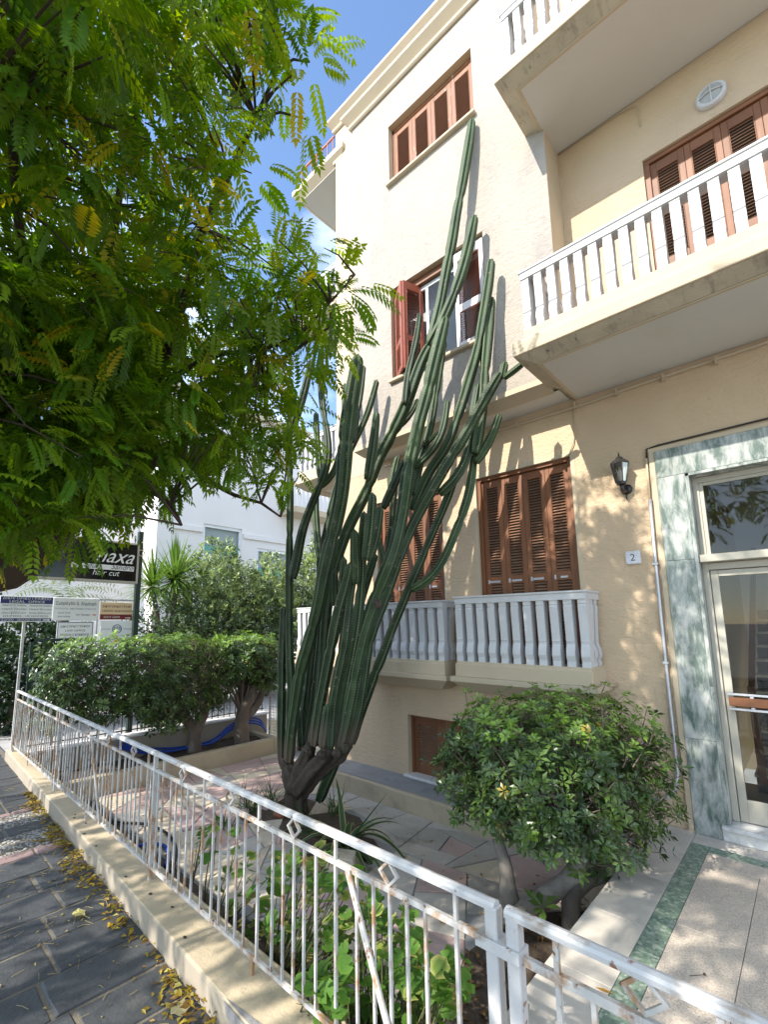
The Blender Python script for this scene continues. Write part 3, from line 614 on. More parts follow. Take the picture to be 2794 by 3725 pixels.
# ground floor windows
SEC = [(0.12, 0.64), (0.75, 0.98), (1.075, 2.15)]
for wi, (xa, xb) in enumerate(GW):
    backing(xa, xb, 1.2, 3.5, 5.115)
    b = MB(); b.box(xa, xa+0.045, 5.03, 5.112, 1.2, 3.455); b.box(xb-0.045, xb, 5.03, 5.112, 1.2, 3.455); b.box(xa, xb, 5.03, 5.112, 3.4555, 3.50)
    b.obj('window_frame', MT['wood'], bld, bevel=0.003)
    lw_ = (xb-xa-0.09)/4
    for k in range(4):
        s = shutter(xa+0.045+k*lw_+0.0015, 1.21, lw_-0.003, 2.24, 5.075, SEC, MT['wood'], MT['slat'], parts=(wi == 0))
        if True:
            # worn silver latches on the middle rail
            q = MB(); xx = xa+0.045+k*lw_
            q.box(xx+0.02+R.uniform(0, .1), xx+0.10+R.uniform(0, 0.1), 5.052, 5.0575, 2.21, 2.235); q.box(xx+0.03, xx+0.05, 5.049, 5.056, 2.20, 2.25)
            q.obj('latch', MT['steel'], bld, bevel=0.002)
    # painted rim round the reveal
    b = MB()
    for (x0, x1, z0, z1) in ((xa-0.045, xa, 1.17, 3.545), (xb, xb+0.045, 1.17, 3.545), (xa, xb, 3.5, 3.545)): b.box(x0, x1, 4.996, 5.001, z0, z1)
    b.obj('window_rim', MT['trim'], bld)
# basement window
backing(-3.925, -2.62, -0.172, 0.578, 5.165)
b = MB(); b.box(-3.925, -3.895, 5.07, 5.16, -0.17, 0.578); b.box(-3.895, -2.62, 5.07, 5.16, 0.535, 0.578); b.obj('window_frame', MT['wood'], bld, bevel=0.003)
for k in range(3): shutter(-3.893+k*0.42, -0.17, 0.417, 0.70, 5.115, [(0.17, 0.62)], MT['wood'], MT['slat'], st=0.055)
b = MB(); b.box(-3.97, -2.58, 4.93, 5.17, -0.184, -0.15); b.obj('window_sill', MT['whitemarble'], bld, bevel=0.006)
# first floor window of the bay
x0, x1, z0, z1 = W2
b = MB(); b.box(x0-0.035, x1+0.035, 4.545, 4.65, z0-0.045, z0); b.obj('window_sill', MT['trim'], bld, bevel=0.008)
b = MB(); b.box(x0, x0+0.03, 4.68, 4.728, z0, z1); b.box(x1-0.03, x1, 4.68, 4.728, z0, z1); b.box(x0, x1, 4.68, 4.728, z1-0.10, z1); b.obj('window_frame', MT['wood'], bld, bevel=0.003)
hh = z1-z0-0.01; S2 = [(0.10, 0.43), (0.52, hh-0.12)]
leafw = 0.34
shutter(x0+0.035, z0+0.005, leafw, hh-0.09, 4.665, [(0.08, 0.40), (0.48, hh-0.20)], MT['wood_red'], MT['slat_red'], rz=math.radians(-38), parts=True, pitch=0.031)
hx, hy = x0+0.035+leafw*math.cos(math.radians(-38)), 4.665+leafw*math.sin(math.radians(-38))
shutter(hx+0.012, z0+0.005, leafw-0.02, hh-0.09, hy+0.01, [(0.08, 0.40), (0.48, hh-0.20)], MT['wood_red'], MT['slat_red'], rz=math.radians(72), parts=False, pitch=0.031)
shutter(x1-0.03-leafw*1.18, z0+0.005, leafw*1.18, hh-0.02, 4.66, [(0.10, 0.50), (0.60, hh-0.14)], MT['bleached'], MT['slat_red'], parts=True, pitch=0.031)
# sliding sash behind, and the dim room
q = MB(); ya, yb = 4.74, 4.775
wx0, wx1 = x0+0.32, x1-0.05
for (xa, xb, za, zb) in ((wx0, wx1, z0+0.02, z0+0.07), (wx0, wx1, z1-0.16, z1-0.10), (wx0+0.40, wx0+0.45, z0+0.07, z1-0.16), (wx0+0.17, wx0+0.21, z0+0.07, z1-0.16), (wx1-0.045, wx1, z0+.07, z1-.16), (wx0+0.70, wx0+0.74, z0+.07, z1-.16)): q.box(xa, xb, ya, yb, za, zb)
q.obj('window_sash', MT['aluwhite'], bld, bevel=0.003)
q = MB(); q.add([(wx0+0.21, 4.757, z0+.07), (wx1-0.045, 4.757, z0+.07), (wx1-0.045, 4.757, z1-.16), (wx0+0.21, 4.757, z1-.16)], [(0, 1, 2, 3)]); q.obj('window_pane', MT['glass'], bld, fix=False)
q = MB(); q.box(x0-0.05, x1+0.05, 4.80, 4.99, z0-0.1, z1+0.05)
MT['room'] = mat('room curtain', (0.42, 0.41, 0.42), 0.9)
backing(x0, x1, z0, z1, 4.95, 'room', 'curtain')
# second floor window of the bay
x0, x1, z0, z1 = W3
b = MB(); b.box(x0-0.03, x1+0.03, 4.535, 4.65, z0-0.042, z0); b.obj('window_sill', MT['trim'], bld, bevel=0.008)
backing(x0, x1, z0, z1, 4.755)
b = MB(); b.box(x0, x0+0.035, 4.69, 4.75, z0, z1); b.box(x1-0.035, x1, 4.69, 4.75, z0, z1); b.box(x0, x1, 4.69, 4.75, z1-0.06, z1); b.obj('window_frame', MT['wood_orange'], bld, bevel=0.003)
lw_ = (x1-x0-0.07)/4
for k in range(4): shutter(x0+0.035+k*lw_+0.001, z0+0.002, lw_-0.002, z1-z0-0.065, 4.71, [(0.02, z1-z0-0.15)], MT['wood_orange'], MT['slat_orange'], st=0.055, pitch=0.030)
# balcony door of the recessed wall
x0, x1, z0, z1 = -0.72, 0.80, 4.25, 6.395
backing(x0, x1, z0, z1, 5.115)
b = MB(); b.box(x0, x0+0.05, 5.03, 5.112, z0, z1-0.05); b.box(x1-0.05, x1, 5.03, 5.112, z0, z1-.05); b.box(x0, x1, 5.03, 5.112, z1-0.0495, z1); b.obj('door_frame', MT['wood'], bld, bevel=0.003)
lw_ = (x1-x0-0.10)/5
for k in range(5): shutter(x0+0.05+k*lw_+0.001, z0+0.01, lw_-0.002, z1-z0-0.065, 5.07, [(0.12, 0.50), (0.60, 0.90), (1.0, z1-z0-0.17)], MT['wood'], MT['slat'], st=0.05)

# ---- balconies
def baluster_mesh(h, name, w=0.039):
    prof = [(0.0, 0.050), (0.07, 0.050), (0.075, 0.044), (0.16, 0.062), (0.24, 0.056), (0.335, 0.036), (0.35, 0.040), (0.362, 0.032), (0.375, 0.040), (0.39, 0.038), (0.62, 0.044), (0.90, 0.054), (0.925, 0.044), (0.94, 0.050), (1.0, 0.050)]
    b = MB(); n = len(prof); vs = []
    for xx in (-w, w):
        vs += [(xx, -d, z*h) for z, d in prof]+[(xx, d*0.95, z*h) for z, d in reversed(prof)]
    k = 2*n; fs = [tuple(range(k-1, -1, -1)), tuple(range(k, 2*k))]+[(i, (i+1) % k, k+(i+1) % k, k+i) for i in range(k)]
    b.add(vs, fs); me = b.mesh(name)
    bmx = bmesh.new(); bmx.from_mesh(me); bmesh.ops.recalc_face_normals(bmx, faces=bmx.faces); bmesh.ops.triangulate(bmx, faces=[f for f in bmx.faces if len(f.verts) > 4]); bmx.to_mesh(me); bmx.free()
    me.materials.append(MT['white']); return me
def balcony(xa, xb, yf, yb, zb_base, zrail, slab_f, bm_, pitch=0.1385, front=True, left=True, right=True):
    """xa..xb, yf: outer faces of the baluster line; slab_f builds the slab"""
    s = MB(); slab_f(s); so_ = s.obj('balcony', [MT['trim'], MT['fascia'], MT['soffit']], bld, bevel=0.004)
    def ch(name, me, x, y, z, rz=0):
        o = bpy.data.objects.new(name, me); COL.objects.link(o); o.parent = so_; o.matrix_parent_inverse = Matrix.Translation(-abs_loc(so_)); o.location = (x, y, z); o.rotation_euler.z = rz; return o
    d = 0.062
    n = max(2, int(round((xb-xa-2*0.04)/pitch)))
    if front:
        for k in range(n+1): ch('baluster', bm_, xa+0.04+(xb-xa-0.08)*k/n, yf+d, zb_base)
    m_ = max(1, int((yb-yf-0.1)/pitch))
    for side, on in ((0, left), (1, right)):
        if on:
            for k in range(1, m_+1):
                ch('baluster', bm_, (xa+d) if side == 0 else (xb-d), yf+d+(yb-yf-d)*k/(m_+0.6), zb_base, -math.pi/2 if side == 0 else math.pi/2)
    r = MB(); w = 0.135
    prof = [(0.012, zrail-0.018), (0.012, zrail), (-w, zrail), (-w, zrail-0.018), (-w+0.012, zrail-0.024), (-w+0.012, zrail-0.085), (0.0, zrail-0.085), (0.0, zrail-0.024)]
    path = []
    if left: path += [(xa, yb-0.002)]
    path += [(xa, yf), (xb, yf)]
    if right: path += [(xb, yb-0.002)]
    r.extr(prof, path, 0); r.obj('handrail', MT['white'], so_, bevel=0.003)
    return so_
# ground floor balconies
def gf_slab(xa, xb, yf, zt):
    def f(s):
        path = [(xa, 4.998), (xa, yf), (xb, yf), (xb, 4.998)]
        s.extr([(0.0, zt), (0.0, zt-0.03), (0.012, zt-0.03), (0.012, zt-0.165), (-0.3, zt-0.165), (-0.3, zt)], path, 0)      # plinth
        s.extr([(0.058, zt-0.165), (0.058, zt-0.22), (0.045, zt-0.225), (-0.11, zt-0.335), (-0.12, zt-0.345), (-0.3, zt-0.345), (-0.3, zt-0.166)], path, 0)
    return f
bmG = baluster_mesh(0.63, 'balustrade_baluster')
balcony(-2.905, -1.487, 4.61, 5.0, 1.33, 2.045, gf_slab(-2.905, -1.487, 4.61, 1.33), bmG)
balcony(-4.60, -3.105, 4.66, 5.0, 1.315, 2.02, gf_slab(-4.60, -3.105, 4.66, 1.315), bmG)
b = MB(); b.tube([(-1.46, 4.78, 1.165), (-1.40, 4.985, 1.15)], 0.017, 8); b.obj('drain_pipe', MT['trim'], bld, smooth=True)
# upper balconies
def up_slab(xa, xb, yf, zs, lw=True):
    def f(s):
        path = ([(xa, 4.998)] if lw else [])+[(xa, yf), (xb, yf)]
        s.extr([(0.0, zs+0.31), (0.0, zs+0.185), (-0.25, zs+0.185), (-0.25, zs+0.31)], path, 0)
        s.extr([(0.075, zs+0.184), (0.08, zs+0.15), (0.08, zs+0.045), (0.07, zs+0.04), (-0.2, zs+0.04), (-0.2, zs+0.184)], path, 0)
        s.extr([(0.065, zs+0.039), (-0.075, zs-0.018), (-0.085, zs-0.018), (-0.2, zs-0.018), (-0.2, zs+0.039)], path, 1)
        s.extr([(-0.076, zs-0.0185), (-0.076, zs-0.03), (-0.11, zs-0.03), (-0.11, zs-0.0185)], path, 0)
        s.box(xa+0.10, xb, yf+0.10, 4.996, zs-0.024, zs+0.18, 2)
    return f
bmU = baluster_mesh(0.545, 'upper_baluster', 0.034)
balcony(-1.625, 3.2, 3.945, 5.0, 4.415, 5.03, up_slab(-1.625, 3.2, 3.945, 4.12), bmU, pitch=0.119, right=False)
balcony(-1.64, 3.2, 3.945, 5.0, 7.435, 8.05, up_slab(-1.64, 3.2, 3.945, 7.14), bmU, pitch=0.119, right=False)
# balconies on the side, past the corner
def side_slab(zt):
    def f(s):
        path = [(-6.28, 8.2), (-6.28, 5.03), (-5.254, 5.03)]
        s.extr([(0.0, zt), (0.0, zt-0.165), (-0.25, zt-0.165), (-0.25, zt)], path, 0)
        s.extr([(0.058, zt-0.165), (0.058, zt-0.22), (-0.1, zt-0.335), (-0.3, zt-0.335), (-0.3, zt-0.166)], path, 0)
        s.box(-6.1, -5.254, 5.2, 8.2, zt-0.32, zt-0.1, 2)
    return f
for zt, zr, me in ((1.33, 2.03, bmG), (4.415, 5.03, bmU), (7.435, 8.05, bmU)):
    balcony(-6.28, -5.27, 5.03, 8.2, zt, zr, side_slab(zt), me, right=False)
s = MB(); s.extr([(0.0, 10.22), (0.0, 10.12), (-0.12, 10.0), (-0.3, 10.0), (-0.3, 10.22)], [(-6.45, 8.2), (-6.45, 4.93), (-5.02, 4.93), (-5.02, 4.99)], 0); s.box(-6.3, -5.252, 5.05, 8.2, 9.99, 10.2, 2)
rb = s.obj('roof_balcony', [MT['trim'], MT['fascia'], MT['soffit']], bld)
MT['redrail'] = mat('rust red railing paint', (0.36, 0.10, 0.05), 0.5)
b = MB(); b.bar((-6.4, 5.0, 10.60), (-5.3, 5.0, 10.60), 0.03, 0.025)
for k in range(8): b.bar((-6.38+k*0.15, 5.0, 10.2), (-6.38+k*0.15, 5.0, 10.59), 0.014, 0.014)
b.obj('roof_railing', MT['redrail'], bld)
# basement storey under the side balcony: recessed wall with a door opening
b = MB(); wall_holes(b, -6.0, -5.25, G0-0.03, 1.1, 5.45, [(-5.78, -5.42, G0-0.02, 0.62, 0.25)]); b.obj('basement_wall', [MT['cream'], MT['cream']], bld, fix=False)
backing(-5.8, -5.4, G0-0.02, 0.65, 5.69, 'dark', 'doorway_shade')  # dark sheet colours in the shade inside the doorway
b = MB(); b.box(-6.05, -5.95, 5.40, 8.0, G0-0.03, 1.1); b.obj('basement_pier', MT['cream'], bld)

# ---- marble entrance
ent = MB(); ent.box(-0.935, -0.891, 4.965, 5.0, 0.0, 3.36); ent.box(-0.935, 1.6, 4.964, 5.0, 3.322, 3.362)
ent = ent.obj('entrance_surround', MT['trim'], bld, bevel=0.003)
def mslab(x0, x1, z0, z1):
    b = MB(); b.box(x0+0.0012, x1-0.0012, 4.955, 5.0, z0+0.0012, z1-0.0012); o = b.obj('marble_panel', MT['greenmarble'], ent, bevel=0.0015); return o
for z0, z1 in ((0.001, 0.76), (0.76, 2.285), (2.285, 3.06)): mslab(-0.89, -0.672, z0, z1)
mslab(-0.89, 0.35, 3.06, 3.321); mslab(0.35, 1.55, 3.06, 3.321)
for z0, z1 in ((0.001, 0.76), (0.76, 2.285), (2.285, 3.06)): mslab(1.30, 1.55, z0, z1)
for z0, z1 in ((0.13, 1.2), (1.2, 2.25), (2.251, 3.058)):     # returns into the doorway
    b = MB(); b.box(-0.672, -0.645, 4.957, 5.12, z0, z1); b.obj('marble_panel', MT['greenmarble'], ent, bevel=0.001)
b = MB(); b.box(-0.672, 1.30, 4.957, 5.12, 3.035, 3.0595); b.obj('marble_panel', MT['greenmarble'], ent)
b = MB(); b.box(-0.70, 1.32, 4.935, 5.25, 0.001, 0.085); b.box(-0.70, 1.32, 4.915, 5.25, 0.0855, 0.118); b.obj('door_step', MT['whitemarble'], ent, bevel=0.004)
dor = MB(); Y0, Y1 = 5.10, 5.16
for (xa, xb, za, zb) in ((-0.645, -0.60, 0.12, 3.035), (1.26, 1.30, 0.12, 3.035), (-0.60, 1.26, 2.985, 3.034), (-0.60, 1.26, 2.19, 2.25)): dor.box(xa, xb, Y0, Y1, za, zb)
dor.box(-0.600, -0.57, Y0+0.01, Y1-0.005, 2.315, 2.985); dor.box(-0.57, 1.26, Y0+0.012, Y1-0.004, 2.955, 2.985)
dor = dor.obj('entrance_door', MT['alu'], bld, bevel=0.003)
b = MB(); b.box(-0.644, 1.299, 4.99, 5.15, 2.252, 2.318); b.obj('transom', MT['alu'], dor, bevel=0.004)
for xa, xb in ((-0.595, 0.13), (0.135, 1.255)):
    b = MB(); f_ = 0.055
    for (x0, x1, z0, z1) in ((xa, xa+f_, 0.125, 2.185), (xb-f_, xb, 0.125, 2.185), (xa+f_, xb-f_, 2.13, 2.184), (xa+f_, xb-f_, 0.126, 0.30)): b.box(x0, x1, 5.115, 5.155, z0, z1)
    b.obj('door_leaf', MT['alu'], dor, bevel=0.003)
    b = MB(); b.add([(xa+f_, 5.135, 0.30), (xb-f_, 5.135, 0.30), (xb-f_, 5.135, 2.13), (xa+f_, 5.135, 2.13)], [(0, 1, 2, 3)]); b.obj('door_pane', MT['glass'], dor, fix=False)
b = MB(); b.add([(-0.57, 5.13, 2.318), (1.26, 5.13, 2.318), (1.26, 5.13, 2.955), (-0.57, 5.13, 2.955)], [(0, 1, 2, 3)]); b.obj('transom_pane', MT['glass'], dor, fix=False)
b = MB(); b.box(-0.57, 0.10, 5.06, 5.085, 1.045, 1.115); b.obj('push_bar', MT['wood'], dor, bevel=0.004)
b = MB()
for z in (1.14, 1.02): b.box(-0.58, 0.11, 5.065, 5.085, z-0.009, z+0.009)
for xx in (-0.42, -0.1): b.box(xx-0.012, xx+0.012, 5.07, 5.115, 1.02, 1.14)
b.obj('push_bar_rails', MT['steel'], dor, bevel=0.002)
b = MB(); b.box(-0.05, 0.01, 5.128, 5.133, 1.50, 1.53); b.obj('door_sticker', MT['inkwhite'], dor)
# stair hall seen through the glass
MT['hallwall'] = mat('ochre hall wall', (0.55, 0.40, 0.20), 0.7); MT['hallwhite'] = mat('hall plaster', (0.60, 0.57, 0.50), 0.8)
MT['tread'] = mat('beige stair tread', (0.55, 0.48, 0.36), 0.4, None, 0.1, 8); MT['riser'] = mat('dark stair riser', (0.09, 0.095, 0.085), 0.5, None, 0.2, 8)
h_ = MB()
h_.add([(-0.72, 5.17, 0.1), (-0.72, 9.2, 0.1), (-0.72, 9.2, 3.4), (-0.72, 5.17, 3.4)], [(0, 1, 2, 3)], 0)
h_.add([(2.0, 5.17, 0.1), (2.0, 9.2, 0.1), (2.0, 9.2, 3.4), (2.0, 5.17, 3.4)], [(3, 2, 1, 0)], 1)
h_.add([(-0.72, 9.2, 0.1), (2.0, 9.2, 0.1), (2.0, 9.2, 3.4), (-0.72, 9.2, 3.4)], [(3, 2, 1, 0)], 1)
h_.add([(-0.72, 5.17, 3.4), (2.0, 5.17, 3.4), (2.0, 9.2, 3.4), (-0.72, 9.2, 3.4)], [(0, 1, 2, 3)], 1)
h_.add([(-0.72, 5.17, 0.11), (2.0, 5.17, 0.11), (2.0, 6.4, 0.11), (-0.72, 6.4, 0.11)], [(0, 1, 2, 3)], 2)
hall = h_.obj('stair_hall', [MT['hallwall'], MT['hallwhite'], MT['paleslab']], bld, fix=False)
for k in range(11):
    z = 0.11+k*0.165; y = 6.1+k*0.275
    b = MB(); b.box(-0.55, 1.9, y+0.02, y+0.30, z, z+0.14, 1); b.box(-0.56, 1.9, y, y+0.30, z+0.1405, z+0.17, 0); b.obj('step', [MT['tread'], MT['riser']], hall)
b = MB(); b.bar((-0.50, 6.1, 1.05), (-0.50, 9.0, 2.8), 0.05, 0.05); b.bar((-0.5, 6.12, 0.2), (-0.5, 6.12, 1.1), 0.06, 0.06); b.obj('stair_handrail', MT['wood'], hall)
b = MB(); b.add([(0.1, 7.0, 2.35), (1.6, 7.0, 2.35), (1.6, 7.0, 3.1), (0.1, 7.0, 3.1)], [(0, 1, 2, 3)]); 

# ---- fittings on the wall
lan = empty('wall_lantern', (-1.15, 5.0, 3.02), 'black wall lantern with glass panes beside the left edge of the entrance', 'lantern')
lx, ly = -1.165, 4.885
q = MB(); q.tube([(-1.15, 5.0, 3.02), (-1.15, 4.985, 3.02)], [0.052, 0.045], 14); q.tube([(-1.15, 4.99, 3.01), (-1.15, 4.94, 2.985), (lx, 4.90, 3.0), (lx, ly, 3.055)], [0.016, 0.016, 0.016, 0.02], 8)
q.tube([(-1.15, 4.985, 2.985), (-1.15, 4.96, 2.94), (-1.15, 4.975, 2.91)], [0.012, 0.01, 0.004], 6); q.obj('bracket', MT['black'], lan, smooth=True)
q = MB(); q.tube([(lx, ly, 3.05), (lx, ly, 3.075)], [0.045, 0.05], 6); q.tube([(lx, ly, 3.252), (lx, ly, 3.262), (lx, ly, 3.30), (lx, ly, 3.318), (lx, ly, 3.33), (lx, ly, 3.37)], [0.088, 0.088, 0.04, 0.03, 0.010, 0.004], 6)
for k in range(6):
    a = k*math.pi/3+0.0; q.bar((lx+0.046*math.cos(a), ly+0.046*math.sin(a), 3.07), (lx+0.078*math.cos(a), ly+0.078*math.sin(a), 3.255), 0.009, 0.009)
q.obj('lantern_frame', MT['black'], lan)
for k in range(6):
    a, c = k*math.pi/3, (k+1)*math.pi/3; q = MB()
    q.add([(lx+0.044*math.cos(a), ly+0.044*math.sin(a), 3.076), (lx+0.044*math.cos(c), ly+0.044*math.sin(c), 3.076), (lx+0.076*math.cos(c), ly+0.076*math.sin(c), 3.25), (lx+0.076*math.cos(a), ly+0.076*math.sin(a), 3.25)], [(0, 1, 2, 3)])
    q.obj('lantern_pane', MT['lampglass'], lan)
q = MB(); q.tube([(lx, ly, 3.075), (lx, ly, 3.12), (lx, ly, 3.14), (lx, ly, 3.18), (lx, ly, 3.2)], [0.016, 0.016, 0.024, 0.022, 0.006], 10); q.obj('bulb', MT['inkwhite'], lan, smooth=True)
# text helper: flat lettering in the plane with origin, right and up vectors
def text_part(body, parent, o0, right, upv, size, m, name='lettering', align='LEFT', shear=0.0, width=None):
    cu = bpy.data.curves.new('t', 'FONT'); cu.body = body; cu.size = size; cu.align_x = align; cu.shear = shear; cu.resolution_u = 2; cu.extrude = 0.0
    to = bpy.data.objects.new('t', cu); COL.objects.link(to); dg = bpy.context.evaluated_depsgraph_get(); dg.update()
    me = bpy.data.meshes.new_from_object(to.evaluated_get(dg)); bpy.data.objects.remove(to); bpy.data.curves.remove(cu)
    me.materials.clear(); me.materials.append(m)
    right = Vector(right).normalized(); upv = Vector(upv).normalized(); nn = right.cross(upv)
    sx = 1.0
    if width and len(me.vertices):
        ex = max(v.co.x for v in me.vertices)-min(v.co.x for v in me.vertices); sx = width/max(ex, 1e-6)
    for v in me.vertices: v.co = Vector(o0)+right*(v.co.x*sx)+upv*v.co.y+nn*0.0
    me.name = name; return put(name, me, m, parent)
q = MB(); q.box(-1.215, -1.088, 4.975, 4.999, 2.285, 2.412)
hn = q.obj('house_number_plaque', MT['plaque'], bevel=0.008); lab(hn, 'small pale marble plaque with the number 2 below the lantern', 'plaque')
text_part('2', hn, (-1.152, 4.9735, 2.318), (1, 0, 0), (0, 0, 1), 0.095, MT['signink'], 'number', 'CENTER')
bk = empty('bulkhead_lamp', (-0.13, 5.0, 6.61), 'round white caged lamp on the wall above the balcony shutters', 'lamp')
q = MB()
def ringpts(r, y): return [(-0.13+r*math.cos(k*math.pi/12), y, 6.61+r*math.sin(k*math.pi/12)) for k in range(24)]
va = ringpts(0.115, 4.999)+ringpts(0.115, 4.96)+ringpts(0.10, 4.945)+ringpts(0.088, 4.945)+ringpts(0.085, 4.955)
q.add(va, [(r_*24+k, r_*24+(k+1) % 24, (r_+1)*24+(k+1) % 24, (r_+1)*24+k) for r_ in range(4) for k in range(24)]); q.obj('ring', MT['white'], bk, smooth=True)
q = MB(); va = [(-0.13, 4.925, 6.61)]+[(-0.13+0.05*math.cos(k*math.pi/8), 4.935, 6.61+0.05*math.sin(k*math.pi/8)) for k in range(16)]+[(-0.13+0.087*math.cos(k*math.pi/8), 4.953, 6.61+0.087*math.sin(k*math.pi/8)) for k in range(16)]
q.add(va, [(0, 1+k, 1+(k+1) % 16) for k in range(16)]+[(1+k, 17+k, 17+(k+1) % 16, 1+(k+1) % 16) for k in range(16)])
MT['frost'] = mat('grey frosted lamp glass', (0.36, 0.36, 0.34), 0.35); q.obj('lens', MT['frost'], bk, smooth=True)
q = MB(); q.tube([(-0.225, 4.945, 6.61), (-0.13, 4.912, 6.61), (-0.035, 4.945, 6.61)], 0.006, 6); q.tube([(-0.13, 4.945, 6.705), (-0.13, 4.914, 6.61), (-0.13, 4.945, 6.515)], 0.006, 6); q.obj('cage', MT['white'], bk)
# conduits
cd = MB(); cx0 = -0.962
cd.tube([(cx0+0.005, 4.978, 3.28), (cx0, 4.978, 2.86)], 0.010, 8, 1); cd.tube([(cx0, 4.975, 2.88), (cx0-0.008, 4.975, 2.3), (cx0-0.012, 4.975, 1.5), (cx0-0.012, 4.975, 0.45), (cx0-0.035, 4.97, 0.32), (cx0-0.10, 4.95, 0.24), (cx0-0.19, 4.93, 0.20)], 0.0155, 8, 0)
co = cd.obj('conduit', [MT['steel'], MT['trim']], smooth=True); lab(co, 'grey metal conduit running down beside the marble entrance frame', 'pipe')
for z in (2.27, 1.38):
    q = MB(); q.box(cx0-0.035, cx0+0.012, 4.955, 4.998, z-0.012, z+0.012); q.obj('clamp', MT['steel'], co, bevel=0.003)
cb = MB(); cb.tube([(-0.955, 4.985, 3.28), (-0.95, 4.98, 3.37), (-0.85, 4.985, 3.385), (0.3, 4.985, 3.40), (1.5, 4.985, 3.41)], 0.008, 6)
lab(cb.obj('cable', MT['black'], smooth=True), 'thin dark cable lying along the top of the marble entrance frame', 'cable')
cc = MB(); cc.tube([(-4.2, 4.985, 4.02), (-2.5, 4.985, 4.02), (-1.45, 4.985, 4.01), (-1.05, 4.985, 4.03), (0.1, 4.985, 4.05), (2.5, 4.985, 4.06)], 0.016, 8)
co2 = cc.obj('conduit', MT['trim'], smooth=True); lab(co2, 'cream conduit clipped to the wall under the first balcony', 'pipe')
for xx in (-2.9, -2.2, -1.55, -1.15, -0.75, -0.35, 0.1):
    q = MB(); q.box(xx-0.011, xx+0.011, 4.955, 4.999, 3.99, 4.06); q.obj('clamp', MT['trim'], co2)
cw = MB(); cw.tube([(-1.58, 4.99, 4.0), (-1.57, 4.985, 3.8), (-1.60, 4.98, 3.62), (-1.655, 4.985, 3.50)], 0.006, 6)
lab(cw.obj('cable', MT['trim'], smooth=True), 'thin cream cable dropping to the corner of the right ground floor window', 'cable')
cw = MB(); cw.tube([(-1.50, 4.99, 7.10), (-0.9, 4.99, 7.09), (-0.72, 4.99, 7.05), (-0.70, 4.99, 6.98), (-0.70, 4.99, 6.78)], 0.006, 6)
lab(cw.obj('cable', MT['trim'], smooth=True), 'thin cable along the wall under the top balcony', 'cable')

